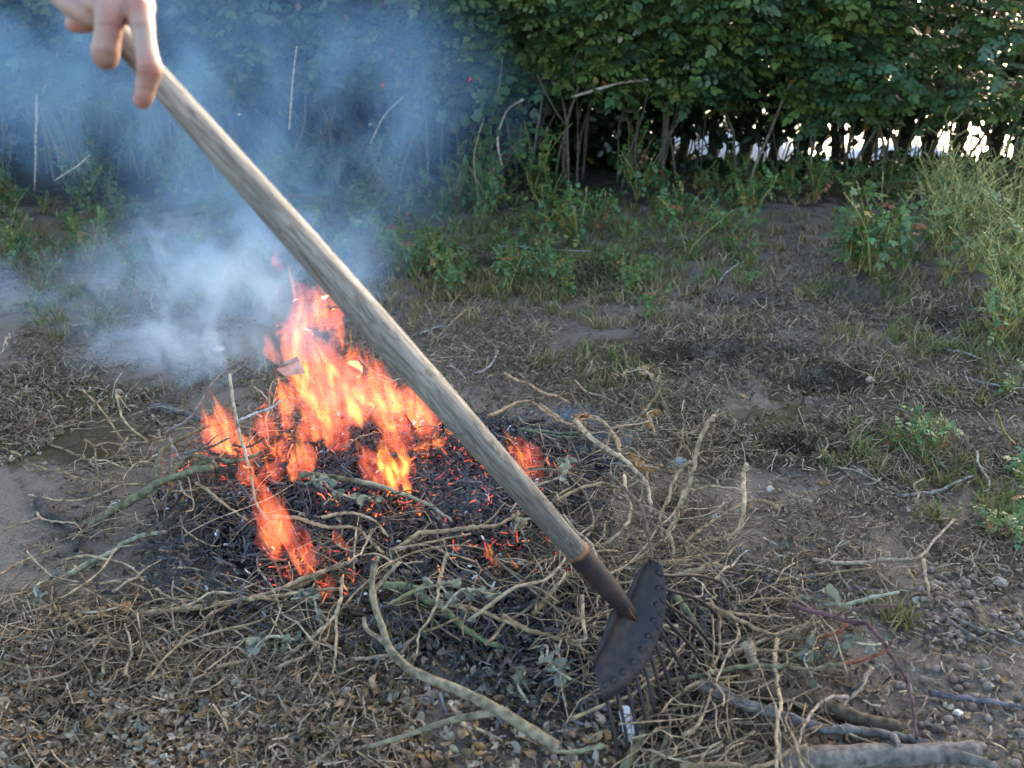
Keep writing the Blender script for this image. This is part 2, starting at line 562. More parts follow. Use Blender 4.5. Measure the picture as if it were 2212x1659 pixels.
HEDGE_Y = 5.02
shrub_words = ['at the far left behind the hand', 'second from the far left in smoke', 'behind the thickest smoke',
               'at the right edge of the smoke', 'left of the hanging vine', 'over dark canes right of the vine',
               'left of the bright gaps among the trunks', 'over the white hull behind', 'over the row of bright gaps', 'at the upper right, with scarlet hips']
sx = np.linspace(-3.35, 3.55, 10)
shrubs = []
for i, x0 in enumerate(sx):
    y0 = HEDGE_Y + .10 * math.sin(i * 2.1) + (.12 if x0 < -1 else 0)
    r = empty('rose_shrub', (x0, y0, float(gh(x0, y0))))
    tag(r, 'dark green arching rose shrub of the hedge, ' + shrub_words[i], 'shrub', 'rose shrubs of the hedge')
    f = link('foliage', FOL_THIN if i in (8, 9) else FOL[i % 4], M_LEAF, r)
    f['kind'] = 'stuff'
    f.location = (0, 0, -.02 + (.04 if i == 5 else 0) - (.10 if i >= 7 else 0))
    f.scale = (1 if i % 3 else -1, 1, 1.0)
    for k in range(9 if i >= 6 else 18):
        c = link('cane', CANES[RS.randint(len(CANES))], M_BARK, r)
        c.location = ((RS.rand() - .5) * .85, -.28 + .55 * RS.rand(), -.02)
        c.rotation_euler = (0, 0, RS.rand() * 6.28)
    if i in (8, 9, 2, 4, 0, 6):
        for k in range(9 if i == 9 else 3):
            h_ = link('rose_hip', HIP, M_STONE, r)
            zz = .5 + .55 * RS.rand()
            h_.location = ((RS.rand() - .5) * 1.1 - (.35 if i == 9 else 0), -.62 - .04 * RS.rand(), zz)
            h_.scale = [1.1] * 3
    shrubs.append(r)

# rows of dark trunks behind the roses, their crowns a roof of leaves
def crown_mesh(zlo, zhi, n, w, dep):
    mb = MB()
    p = np.stack([(RS.rand(n) - .5) * w, (RS.rand(n) - .5) * dep, zlo + (zhi - zlo) * RS.rand(n)], 1)
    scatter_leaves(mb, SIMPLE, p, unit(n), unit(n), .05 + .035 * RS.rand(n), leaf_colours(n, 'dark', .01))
    return mb.mesh('crown')


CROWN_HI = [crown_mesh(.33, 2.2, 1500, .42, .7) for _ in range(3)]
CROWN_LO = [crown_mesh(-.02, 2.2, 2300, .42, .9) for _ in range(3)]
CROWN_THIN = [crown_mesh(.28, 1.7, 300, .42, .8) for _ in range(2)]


def trunk_mesh():
    mb = MB()
    n = 7
    s = np.linspace(0, 1, n)
    P = np.stack([.05 * (RS.rand(n) - .5) + .06 * RS.normal() * s, .04 * (RS.rand(n) - .5), 1.5 * s - .05], 1)
    tube(mb, smooth_path(P, 2), np.linspace(.042, .026, 2 * (n - 1) + 1) * (.8 + .4 * RS.rand()), (.05, .042, .035), 7, .2)
    return mb.mesh('trunk')


def twigs_mesh():
    mb = MB()
    for _ in range(9):
        p = np.array([(RS.rand() - .5) * .2, (RS.rand() - .5) * .2, -.05 + .25 * RS.rand()])
        d = np.array([RS.normal() * .12, RS.normal() * .1, .15 + .3 * RS.rand()])
        tube(mb, smooth_path([p, p + d * .5 + RS.normal(size=3) * .03, p + d + RS.normal(size=3) * .03], 3), .003 + .003 * RS.rand(), (.05, .042, .034), 4)
    return mb.mesh('twigs')


TRUNKS = [trunk_mesh() for _ in range(6)]
TWIGS = [twigs_mesh() for _ in range(5)]
x0 = -3.7
while x0 < 4.3:
    y0 = 5.72 + .10 * (RS.rand() - .5)
    px = 1106 + x0 / (y0 * math.cos(PITCH) + .9 * math.sin(PITCH)) * FPX
    r = empty('hedge_tree', (x0, y0, float(gh(x0, y0))))
    tag(r, 'dark thin trunked tree in the close row behind the rose hedge', 'tree', 'dark trunks behind the rose hedge')
    link('trunk', TRUNKS[RS.randint(6)], M_BARK, r)
    tw = link('twigs', TWIGS[RS.randint(5)], M_BARK, r)
    tw['kind'] = 'stuff'
    cm = CROWN_LO[RS.randint(3)] if px < 1395 else (CROWN_THIN[RS.randint(2)] if px > 2010 else CROWN_HI[RS.randint(3)])
    c = link('crown', cm, M_LEAF, r)
    c['kind'] = 'stuff'
    c.rotation_euler = (0, 0, 3.14 * RS.randint(2))
    x0 += .185 + .05 * (RS.rand() - .5)

# a far dark thicket closing the left half behind the trunks
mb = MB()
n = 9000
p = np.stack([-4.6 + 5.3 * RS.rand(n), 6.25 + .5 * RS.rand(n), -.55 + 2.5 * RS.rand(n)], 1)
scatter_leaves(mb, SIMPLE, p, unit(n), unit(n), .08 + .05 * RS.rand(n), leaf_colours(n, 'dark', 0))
n = 5000  # leaf mass added out of view at right, to block the low sun
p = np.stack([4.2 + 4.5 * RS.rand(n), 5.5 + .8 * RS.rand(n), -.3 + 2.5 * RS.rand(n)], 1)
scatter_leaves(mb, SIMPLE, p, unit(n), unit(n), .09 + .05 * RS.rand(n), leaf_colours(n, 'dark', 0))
tag(link('thicket', mb.mesh('thicket'), M_LEAF), 'dark thicket closing the view behind the hedge, plus added unseen sun screen at right', 'thicket', kind='stuff')

# low dark undergrowth round the feet of the trunks
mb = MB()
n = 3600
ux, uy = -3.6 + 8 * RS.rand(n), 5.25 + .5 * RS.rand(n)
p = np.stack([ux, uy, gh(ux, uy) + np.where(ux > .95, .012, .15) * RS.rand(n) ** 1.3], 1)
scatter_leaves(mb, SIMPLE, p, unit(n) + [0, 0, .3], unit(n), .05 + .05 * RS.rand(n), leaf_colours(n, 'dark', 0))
tag(link('undergrowth', mb.mesh('undergrowth'), M_LEAF), 'low dark leaves round the feet of the trunks', 'undergrowth', kind='stuff')

# the white hull that shows between two trunks
def hull(px, py, yy, L, Hh, name, label, ang=0):
    c = on_plane_y(px, py, yy)
    mb = MB()
    s = np.linspace(0, 1, 15)
    prof = np.sin(np.pi * np.clip(s * .96 + .02, 0, 1)) ** .55
    P = np.stack([(s - .5) * L, 0 * s, 0 * s], 1)
    tube(mb, P, prof * Hh, (.78, .8, .82), 14)
    me = mb.mesh('hull')
    o = link(name, me, M_STONE)
    o.location = c
    o.rotation_euler = (0, math.radians(-6), ang)
    o.scale = (1, .8, 1)
    tag(o, label, 'boat')
    kb = MB()
    tube(kb, [(-.4 * L, 0, -Hh * .95), (0, 0, -Hh * 1.08), (.4 * L, 0, -Hh * .95)], .05, (.5, .5, .52), 6)
    link('keel', kb.mesh('keel'), M_STONE, o)
    return o


hull(1478, 372, 8.2, 2.2, .40, 'boat_hull', 'rounded white boat hull showing between the dark trunks', .2)
hull(1905, 370, 9.0, 1.5, .26, 'boat_hull', 'smaller white hull right of the first, half hidden by suckers', -.2)

# bare pale canes standing in front of the hedge
for pts, yy, r_, lab in [([(80, 205), (78, 300), (76, 412)], 4.55, .006, 'tall pale bare cane standing left in front of the smoky hedge'),
                         ([(641, 100), (632, 180), (625, 280)], 4.2, .0045, 'thin pale dead cane hanging in the middle of the smoke'),
                         ([(135, 85), (110, 160), (92, 200)], 4.5, .005, 'leaning pale cane left of the hand'),
                         ([(118, 390), (165, 360), (195, 335)], 4.4, .004, 'short slanting dead stick low in the smoke at left'),
                         ([(800, 310), (830, 250), (870, 210)], 4.6, .004, 'slanting grey cane right of the handle in the smoke'),
                         ([(1235, 210), (1300, 190), (1345, 178), (1400, 172)], 4.55, .007, 'curved grey branch under the canopy over dark canes'),
                         ([(1085, 360), (1075, 300), (1095, 240), (1130, 215)], 4.6, .006, 'grey cane bending up under the canopy beside the vine')]:
    P = [on_plane_y(a, b_, yy + .05 * RS.normal()) for a, b_ in pts]
    mb = MB()
    tube(mb, smooth_path(P, 4), r_, (.42, .36, .29), 5, .25)
    tag(link('bare_cane', mb.mesh('bare_cane'), M_BARK), lab, 'cane')

# hanging vine with big lobed leaves
VL = np.array([[0, 0, 0], [-.5, .1, .05], [-.35, .35, 0], [-.55, .62, .06], [-.2, .66, 0], [0, 1, -.08], [.2, .66, 0], [.55, .62, .06], [.35, .35, 0], [.5, .1, .05], [0, .45, -.03]])
VF = np.array([[10, i, i - 1] for i in range(1, 10)] + [[10, 0, 9]])
vine = empty('hanging_vine', on_plane_y(1075, 200, 4.35))
tag(vine, 'hanging vine with broad pale green lobed leaves before the dark canes', 'vine')
mb = MB()
v0 = np.array(vine.location)
tube(mb, smooth_path([on_plane_y(a, b_, 4.4) - v0 for a, b_ in [(1085, 130), (1075, 210), (1060, 290), (1070, 375)]], 4), .003, (.12, .12, .06), 5)
link('stem', mb.mesh('stem'), M_BARK, vine)
vlm = MB()
vlm.add(VL, VF, (.06, .115, .03))
VLM = vlm.mesh('vine_leaf')
for px, py, s_ in [(1045, 215, 1), (1075, 225, .9), (1090, 205, .8), (1050, 250, 1), (1072, 268, 1), (1050, 285, .8), (1062, 310, .9), (1080, 295, .8), (1068, 340, .7), (1072, 365, .6), (1020, 165, .9), (1058, 185, .9)]:
    l = link('vine_leaf', VLM, M_LEAF, vine)
    l.location = Vector(on_plane_y(px, py, 4.36 + .05 * RS.normal()) - v0)
    l.rotation_euler = (math.radians(60 + 40 * RS.rand()), math.radians(RS.normal() * 30), math.radians(180 + RS.normal() * 35))
    l.scale = [.062 * s_] * 3
vine2 = empty('hanging_vine', on_plane_y(1000, 265, 4.3))
tag(vine2, 'two broad pale vine leaves on a thin stem inside the smoke edge', 'vine')
mb = MB()
v0 = np.array(vine2.location)
tube(mb, smooth_path([on_plane_y(a, b_, 4.3) - v0 for a, b_ in [(1045, 255), (1025, 330), (1028, 390), (1040, 455)]], 4), .004, (.2, .19, .1), 5)
link('stem', mb.mesh('stem'), M_BARK, vine2)
for px, py, s_ in [(950, 265, 1), (1005, 275, 1.1), (1025, 262, 1), (990, 282, .9)]:
    l = link('vine_leaf', VLM, M_LEAF, vine2)
    l.location = Vector(on_plane_y(px, py, 4.3) - v0)
    l.rotation_euler = (math.radians(55 + 20 * RS.rand()), math.radians(RS.normal() * 20), math.radians(RS.normal() * 60))
    l.scale = [.075 * s_] * 3


# ------------------------------------------------------------------ young rose suckers on the open ground
def sucker(h, nsh, leafy, yellow):
    st, lf = MB(), MB()
    for k in range(nsh):
        a = RS.rand() * 6.28
        n = 6
        s = np.linspace(0, 1, n)
        hh = h * (.6 + .5 * RS.rand())
        P = np.stack([math.cos(a) * hh * .45 * s ** 1.3, math.sin(a) * hh * .45 * s ** 1.3, hh * s], 1) + np.cumsum(RS.normal(size=(n, 3)) * .012, 0) * s[:, None]
        base = np.array((.30, .27, .09)) if yellow else np.array((.24, .22, .08))
        tube(st, smooth_path(P, 2), np.linspace(.0042, .002, 2 * (n - 1) + 1), base * (.8 + .4 * RS.rand()), 4)
        m_ = int(leafy * (7 + 5 * RS.rand()))
        if yellow:   # short bare side shoots
            for _ in range(5):
                q = P[RS.randint(2, n)]
                e = q + np.array([RS.normal() * .05, RS.normal() * .05, .05 + .05 * RS.rand()])
                tube(st, [q, (q + e) / 2 + RS.normal(size=3) * .008, e], .0016, (.36, .33, .12), 4)
        if m_:
            tt = .25 + .75 * RS.rand(m_)
            idx = np.clip((tt * (n - 1)).astype(int), 0, n - 2)
            f = (tt * (n - 1) - idx)[:, None]
            p = P[idx] * (1 - f) + P[idx + 1] * f
            d = unit(m_) + np.array([0, 0, .25])
            up = np.array([0, 0, 1.0]) + unit(m_) * .45
            scatter_leaves(lf, CL5 if k % 2 else CL7, p, d, up, .05 + .035 * RS.rand(m_), leaf_colours(m_, 'sucker', .05))
    return st.mesh('stems'), (lf.mesh('leaves') if lf.n else None)


SUCK = [sucker(.20 + .04 * k, 4 + k % 3, 1.15, False) for k in range(5)]
SUCK_Y = [sucker(.30 + .05 * k, 7, .45, True) for k in range(4)]


def place_sucker(px, py, kind, sc, label, group):
    p = gpt(px, py, 0)
    st, lf = kind
    r = empty('rose_sucker', p)
    tag(r, label, 'sucker', group)
    s1 = link('stem', st, M_BARK, r)
    if lf: link('leaves', lf, M_LEAF, r)['kind'] = 'stuff'
    r.rotation_euler = (0, 0, RS.rand() * 6.28)
    r.scale = [sc] * 3
    return r


L1, G1 = 'leafy green rose sucker on the sandy ground before the hedge', 'green suckers before the hedge'
L2, G2 = 'yellow stemmed sparsely leaved sucker in the stand at the right edge', 'yellow suckers at the right'
n_s = 0
for k in range(400):
    px, py = RS.rand() * 2400 - 100, 400 + 290 * RS.rand()
    dens = 0
    if py < 480: dens = .36
    if 850 < px < 1700 and py < 560: dens = max(dens, .36)
    if 850 < px < 1250 and py < 660: dens = max(dens, .2)
    if px < 850 and py < 600: dens = max(dens, .3)
    if 1650 < px < 2000 and py > 445: dens = .03
    if 1405 < px < 1530 and py < 440: dens = .1
    if px >= 2000 and py < 560: dens = .3
    if RS.rand() < dens:
        place_sucker(px, py, SUCK[RS.randint(5)], .42 + .42 * RS.rand(), L1, G1)
        n_s += 1
for px, py, sc in [(1880, 600, 1.15), (1905, 585, 1.1), (1860, 570, 1.0), (1930, 570, .9), (1835, 590, .8), (1950, 600, .7)]:
    place_sucker(px, py, SUCK[RS.randint(5)], sc, 'bushy green sucker clump over the dark scrape right of centre', 'suckers over the dark scrape')
for px, py, sc in [(1405, 700, .45), (1360, 640, .5), (1225, 640, .6), (1120, 610, .55), (1180, 560, .7), (975, 640, .55)]:
    place_sucker(px, py, SUCK[RS.randint(5)], sc, 'small green sucker standing alone on the bare middle ground', 'lone suckers of the middle ground')
for k in range(100):
    px, py = 840 + 800 * RS.rand(), 440 + 190 * RS.rand()
    place_sucker(px, py, SUCK[RS.randint(5)], .20 + .22 * RS.rand() ** 1.3, L1, G1)
for k in range(36):
    px, py = 20 + 700 * RS.rand(), 440 + 260 * RS.rand()
    place_sucker(px, py, SUCK[RS.randint(5)], .25 + .3 * RS.rand() ** 1.5, L1, G1)
for k in range(30):
    px = 1980 + 300 * RS.rand() ** .8
    py = 445 + 320 * RS.rand() * min(1, (px - 1900) / 250)
    place_sucker(px, py, SUCK_Y[RS.randint(4)], .5 + .45 * RS.rand(), L2, G2)
for px, py, sc in [(2185, 1030, .42), (2215, 1090, .45), (2165, 860, .4), (1990, 960, .35), (1960, 975, .4), (2010, 985, .35), (2150, 1150, .32), (2190, 1180, .36)]:
    place_sucker(px, py, SUCK[RS.randint(5)], sc, 'low green weed among twigs at the right side', 'low weeds at the right')
for k in range(30):     # taller leafy shoots along the hedge foot
    px, py = 1000 + 1250 * RS.rand() ** .75, 395 + 45 * RS.rand()
    place_sucker(px, py, SUCK[RS.randint(5)], (.9 + .5 * RS.rand()) * (.55 if px > 1400 else .9), 'tall leafy shoot growing along the foot of the hedge', 'shoots along the hedge foot') if not (1405 < px < 1530) else None
for k in range(14):
    px, py = 20 + 950 * RS.rand(), 385 + 60 * RS.rand()
    place_sucker(px, py, SUCK[RS.randint(5)], .7 + .5 * RS.rand(), 'leafy shoot growing in the smoke along the foot of the hedge', 'shoots in the smoke')

# ------------------------------------------------------------------ grass and ground litter (uncountable)
def px_area(n, x0, x1, y0, y1, power=1.0):
    """points spread over the part of the ground that lies there"""
    a, b_ = on_plane_z((x0 + x1) / 2, y1, 0)[1], on_plane_z((x0 + x1) / 2, y0, 0)[1]
    y = a + (b_ - a) * RS.rand(n) ** power
    hw = (np.abs(np.array([x0, x1]) - 1106) / FPX)
    u = x0 + (x1 - x0) * RS.rand(n)
    dep = y * math.cos(PITCH) + CAM_H * math.sin(PITCH)
    return (u - 1106) / FPX * dep, y


mb = MB()
def blades(n, x, y, lo, hi, cols, lean=.6):
    z = gh(x, y)
    h = lo + (hi - lo) * RS.rand(n)
    d = RS.normal(size=(n, 2)) * lean * h[:, None]
    side = RS.normal(size=(n, 2))
    side /= np.linalg.norm(side, axis=1)[:, None]
    w = .0014 + .0014 * RS.rand(n)
    b0 = np.stack([x - side[:, 0] * w, y - side[:, 1] * w, z], 1)
    b1 = np.stack([x + side[:, 0] * w, y + side[:, 1] * w, z], 1)
    m0 = np.stack([x + d[:, 0] * .35 - side[:, 0] * w * .8, y + d[:, 1] * .35 - side[:, 1] * w * .8, z + h * .6], 1)
    m1 = np.stack([x + d[:, 0] * .35 + side[:, 0] * w * .8, y + d[:, 1] * .35 + side[:, 1] * w * .8, z + h * .6], 1)
    t_ = np.stack([x + d[:, 0], y + d[:, 1], z + h], 1)
    V = np.stack([b0, b1, m1, m0, t_], 1).reshape(-1, 3)
    k = np.arange(n)[:, None] * 5
    mb.add(V, [k + np.array([[0, 1, 2]]), k + np.array([[0, 2, 3]]), k + np.array([[3, 2, 4]])], np.repeat(np.asarray(cols)[RS.randint(len(cols), size=n)] * (.7 + .6 * RS.rand(n))[:, None], 5, 0))


GREEN = np.array([(.11, .15, .04), (.15, .17, .05), (.20, .19, .07), (.27, .21, .11)])
DRY = np.array([(.30, .22, .12), (.36, .28, .16), (.22, .15, .08), (.17, .15, .05)])
for cx, cy, rr, n, pal in [(1000, 640, .35, 1800, DRY), (1150, 600, .4, 1800, GREEN), (1350, 580, .35, 1400, GREEN), (1400, 680, .35, 1300, DRY), (1550, 500, .5, 1800, DRY),
                           (1100, 500, .6, 2200, GREEN), (300, 560, .6, 2000, GREEN), (80, 520, .5, 1600, DRY), (600, 500, .6, 1500, GREEN), (250, 650, .3, 900, GREEN),
                           (1850, 640, .18, 700, GREEN), (1700, 500, .5, 700, DRY), (2000, 620, .4, 900, DRY), (2150, 760, .3, 1100, GREEN), (1980, 990, .15, 350, GREEN), (2150, 1120, .18, 300, GREEN),
                           (1600, 600, .3, 700, DRY), (1280, 800, .2, 350, GREEN), (1750, 840, .08, 220, DRY), (1940, 1340, .035, 60, GREEN), (1700, 1420, .04, 50, GREEN), (1940, 740, .25, 500, DRY)]:
    c = gpt(cx, cy)
    # tufts
    nt_ = max(3, n // 22)
    tx, ty = c[0] + RS.normal(size=nt_) * rr * .6, c[1] + RS.normal(size=nt_) * rr * .45
    n = int(n * (1.3 if pal is GREEN else .7))
    k = RS.randint(nt_, size=n)
    blades(n, tx[k] + RS.normal(size=n) * .016, ty[k] + RS.normal(size=n) * .016, .015, .06, pal)
tag(link('grass', mb.mesh('grass'), M_GRASS), 'short dry and green grass tufts', 'grass', kind='stuff')

mb = MB()
SANDY = [(on_plane_z(cx_, cy_, 0), a, b_) for cx_, cy_, a, b_ in [(1880, 735, .38, .16), (1790, 480, .5, .28), (1290, 700, .12, .07), (1150, 705, .1, .06), (1480, 590, .3, .12), (70, 1075, .25, .09), (1560, 1075, .22, .08), (1050, 1500, .25, .12), (2000, 1500, .2, .12), (1250, 520, .3, .1), (120, 620, .3, .2)]]


def bits(n, x, y, lmin, lmax, w, cols, lift=.004, tilt=.25, curl=.3, bare=0):
    """short straws and crumbs lying about: little 4-sided bent sticks"""
    if bare:
        f = vnoise(x, y, 2.3, 21) * .5 + vnoise(x, y, 7, 22) * .5
        for c_, a_, b_ in SANDY:
            f = f - .20 * np.exp(-((x - c_[0]) / a_) ** 2 - ((y - c_[1]) / b_) ** 2)
        keep = f + .22 * (RS.rand(n) - .5) > bare
        x, y = x[keep], y[keep]
        n = len(x)
    z = gh(x, y) + lift * RS.rand(n)
    L = lmin + (lmax - lmin) * RS.rand(n) ** 2
    a = RS.rand(n) * 6.28
    d = np.stack([np.cos(a), np.sin(a), RS.normal(size=n) * tilt], 1) * (L / 2)[:, None]
    s = np.stack([-np.sin(a), np.cos(a), RS.normal(size=n) * .4], 1) * (w * (.6 + .8 * RS.rand(n)))[:, None]
    bend = np.stack([-np.sin(a), np.cos(a), RS.rand(n)], 1) * (L * curl * RS.normal(size=n) * .5)[:, None]
    p = np.stack([x, y, z + np.abs(d[:, 2])], 1)
    upv = np.array([0, 0, 1.0]) * (w if np.isscalar(w) else 1)
    V = np.stack([p - d - s, p - d + s, p + bend + s, p + bend - s, p + d + s, p + d - s, p + bend + upv * 1.6], 1).reshape(-1, 3)
    k = np.arange(n)[:, None] * 7
    c = np.repeat(np.asarray(cols)[RS.randint(len(cols), size=n)] * (.6 + .7 * RS.rand(n))[:, None], 7, 0)
    mb.add(V, [k + np.array([[0, 1, 6]]), k + np.array([[1, 2, 6]]), k + np.array([[3, 0, 6]]), k + np.array([[2, 4, 6]]), k + np.array([[4, 5, 6]]), k + np.array([[5, 3, 6]])], c)


STRAW = np.array([(.27, .195, .12), (.31, .235, .15), (.18, .13, .08), (.10, .07, .045), (.40, .325, .23), (.14, .105, .06)])
CRUMB = np.array([(.13, .09, .06), (.20, .145, .095), (.085, .065, .035), (.13, .105, .045), (.27, .20, .14), (.05, .037, .027)])
x, y = px_area(11000, -120, 2330, 430, 1700); bits(11000, x, y, .006, .035, .0009, STRAW, bare=.42)
x, y = px_area(34000, -120, 2330, 600, 1700); bits(34000, x, y, .004, .016, .0022, CRUMB, .005, .5, bare=.45)
x, y = px_area(9000, -100, 900, 1330, 1700); bits(9000, x, y, .008, .05, .0010, np.vstack([STRAW, CRUMB]), .022, .45, .5, bare=.36)
x, y = px_area(9000, -100, 900, 1330, 1700); bits(9000, x, y, .004, .016, .0022, CRUMB, .012, .6)
x, y = px_area(3800, 1100, 2300, 1000, 1700); bits(3800, x, y, .006, .04, .0010, STRAW, .01, .3)
x, y = px_area(6000, 1200, 2000, 850, 1100); bits(6000, x, y, .006, .035, .0014, np.vstack([CRUMB, STRAW * .8]), .012, .5, bare=.42)
x, y = px_area(5000, -100, 700, 780, 1010); bits(5000, x, y, .004, .022, .0024, np.array([(.15, .13, .05), (.10, .09, .035), (.20, .16, .09), (.28, .23, .16), (.09, .07, .05), (.33, .28, .22)]), .006, .6, bare=.40)
x, y = px_area(12000, -100, 2330, 430, 800); bits(12000, x, y, .006, .03, .0018, CRUMB * 1.15, .006, .4, bare=.45)
# matted dry weeds pressed to the ground in clumps
for (cx, cy, rx, ry, n) in [(1250, 760, .45, .30, 5000), (1500, 700, .40, .14, 3000), (1700, 640, .35, .16, 2500), (1600, 900, .45, .18, 4500), (1950, 820, .40, .25, 3500), (1950, 1000, .40, .12, 4000), (2050, 700, .40, .2, 2500),
                            (150, 800, .55, .35, 5000), (60, 930, .35, .14, 2500), (1400, 560, .8, .5, 4500), (300, 600, .7, .5, 3500), (1800, 500, .7, .35, 2500), (1550, 1080, .3, .1, 2500), (1900, 1180, .35, .1, 1800)]:
    c = gpt(cx, cy)
    x, y = c[0] + RS.normal(size=n) * rx * .6, c[1] + RS.normal(size=n) * ry * .6
    bits(n, x, y, .010, .055, .0010, np.vstack([STRAW, CRUMB]) * .95, .014, .45, .5, bare=.44)
for c, a_, b_, d_ in HOLES:
    n = 900
    x, y = c[0] + RS.normal(size=n) * a_ * .9, c[1] + RS.normal(size=n) * b_ * 1.1
    bits(n, x, y, .005, .03, .0022, CRUMB * .7, .008, .6)
    x, y = c[0] + RS.normal(size=300) * a_ * 1.3, c[1] + RS.normal(size=300) * b_ * 1.5
    bits(300, x, y, .010, .05, .0010, STRAW, .012, .5)
tag(link('ground_litter', mb.mesh('ground_litter'), M_BITS), 'straws, crumbs and broken stalks lying on the ground', 'litter', kind='stuff')


# dead leaves: curled blades
def curled_leaf(k):
    nu, nv = 7, 4
    V = []
    cu, tw = 2.2 * (RS.rand() - .3), RS.normal() * .8
    for i in range(nu):
        s = i / (nu - 1)
        w = .27 * math.sin(math.pi * min(1, .06 + s * .94)) ** .8 + .004
        for j in range(nv):
            v = (j / (nv - 1) - .5) * 2
            a = tw * (s - .5) * 2
            xx, zz = v * w, -.25 * abs(v) * w * 2 + .10 * math.sin(7 * s + 3 * v + k)
            V.append((xx * math.cos(a) - zz * math.sin(a), (math.sin(cu * (s - .5)) / max(.3, abs(cu))) * 1.0, xx * math.sin(a) + zz * math.cos(a) + (1 - math.cos(cu * (s - .5))) * .5))
    F = [[i * nv + j, i * nv + j + 1, (i + 1) * nv + j + 1, (i + 1) * nv + j] for i in range(nu - 1) for j in range(nv - 1)]
    return np.array(V), np.array(F)


LEAFS = [curled_leaf(k) for k in range(10)]
DL = np.array([(.25, .16, .09), (.34, .235, .14), (.18, .12, .075), (.33, .18, .07), (.30, .25, .18), (.42, .34, .25), (.14, .09, .055), (.31, .29, .23)])
mb = MB()
for k, p_ in enumerate(LEAFS):
    n = 1100
    x, y = px_area(n, -100, 760 - 30 * k, 1340, 1720)
    kp = vnoise(x, y, 6, 31) * .6 + vnoise(x, y, 18, 32) * .4 + .3 * (RS.rand(n) - .5) > .36
    x, y, n = x[kp], y[kp], int(kp.sum())
    scatter_leaves(mb, p_, np.stack([x, y, gh(x, y) + .004 + .02 * RS.rand(n)], 1), unit(n) * [1, 1, .5], np.array([0, 0, 1.0]) + unit(n) * .7, .008 + .017 * RS.rand(n) ** 1.4, DL[RS.randint(len(DL), size=n)] * (.6 + .6 * RS.rand(n))[:, None])
    n = 130
    x, y = px_area(n, 600, 1500, 1250, 1700)
    scatter_leaves(mb, p_, np.stack([x, y, gh(x, y) + .004 + .02 * RS.rand(n)], 1), unit(n) * [1, 1, .5], np.array([0, 0, 1.0]) + unit(n) * .7, .010 + .018 * RS.rand(n), DL[RS.randint(len(DL), size=n)] * (.6 + .6 * RS.rand(n))[:, None])
    n = 60
    x, y = px_area(n, 1300, 2250, 700, 1700)
    scatter_leaves(mb, p_, np.stack([x, y, gh(x, y) + .006], 1), unit(n) * [1, 1, .3], np.array([0, 0, 1.0]) + unit(n) * .5, .010 + .014 * RS.rand(n), DL[RS.randint(len(DL), size=n)] * (.6 + .6 * RS.rand(n))[:, None])
tag(link('leaf_litter', mb.mesh('leaf_litter'), M_DEAD), 'small broken dead leaves lying thick on the ground', 'leaf litter', kind='stuff')
DLM = []
LEAFW = ['brown', 'tan', 'dark brown', 'orange', 'grey beige', 'pale beige', 'blackish', 'silver grey']
for k in range(10):
    for c in (DL[k % 8], DL[(k + 3) % 8]):
        b1 = MB()
        b1.add(LEAFS[k][0], LEAFS[k][1], c)
        me = b1.mesh('dead_leaf')
        me['word'] = LEAFW[int(np.where((DL == c).all(1))[0][0])]
        DLM.append(me)
for k in range(170):
    u = RS.rand()
    px, py = (700 * RS.rand() ** 1.3, 1370 + 290 * RS.rand()) if k < 135 else (560 + 600 * RS.rand(), 1290 + 300 * RS.rand())
    p = gpt(px, py, .012 + .012 * RS.rand())
    o = link('dead_leaf', DLM[RS.randint(len(DLM))], M_DEAD)
    o.location = p
    o.rotation_euler = (RS.normal() * .6, RS.normal() * .6, RS.rand() * 6.28)
    o.scale = [.022 + .022 * RS.rand() ** 1.5] * 3
    zone = 'at the lower left edge' if px < 170 else 'in the lower left litter' if px < 420 else 'below the front branch' if px < 720 else 'on the sand left of the rake'
    tag(o, 'larger curled %s dead leaf lying %s' % (o.data['word'], zone), 'leaf', '%s dead leaves %s' % (o.data['word'], zone))

# fallen round fruits, stones
b1 = MB()
th = np.linspace(0, math.pi, 6)
tube(b1, np.stack([0 * th, 0 * th, -np.cos(th) * .9], 1), np.maximum(np.sin(th), .05), (.16, .115, .085), 9, .12)
FR1 = b1.mesh('fallen_fruit')
b1 = MB()
tube(b1, np.stack([0 * th, 0 * th, -np.cos(th) * .85], 1), np.maximum(np.sin(th), .05), (.24, .19, .15), 9, .12)
FR2 = b1.mesh('fallen_fruit')
for k in range(240):
    if k < 170: px, py = 2000 + 230 * RS.rand(), 1190 + 470 * RS.rand()
    elif k < 200: px, py = 1780 + 300 * RS.rand(), 1250 + 380 * RS.rand()
    else: px, py = 1060 + 300 * RS.rand(), 1430 + 220 * RS.rand()
    if k < 60: px, py = 2060 + 70 * RS.normal(), 1290 + 40 * RS.normal()
    p = gpt(px, py, .004)
    o = link('fallen_fruit', (FR1, FR2)[RS.randint(2)], M_STONE)
    o.location = p
    o.rotation_euler = (RS.rand() * 6, RS.rand() * 6, 0)
    s_ = .0055 + .0035 * RS.rand()
    o.scale = (s_, s_ * .9, s_ * .9)
    zone = 'at bottom centre near the tines' if px < 1500 else 'on the sand round the bramble cane' if px < 2000 else 'in the dense patch at the right edge' if py < 1380 else 'at the lower right corner'
    wd = 'dark' if o.data is FR1 else 'paler'
    tag(o, 'small round %s brown fallen fruit %s' % (wd, zone), 'fruit', '%s fallen fruits %s' % (wd, zone))


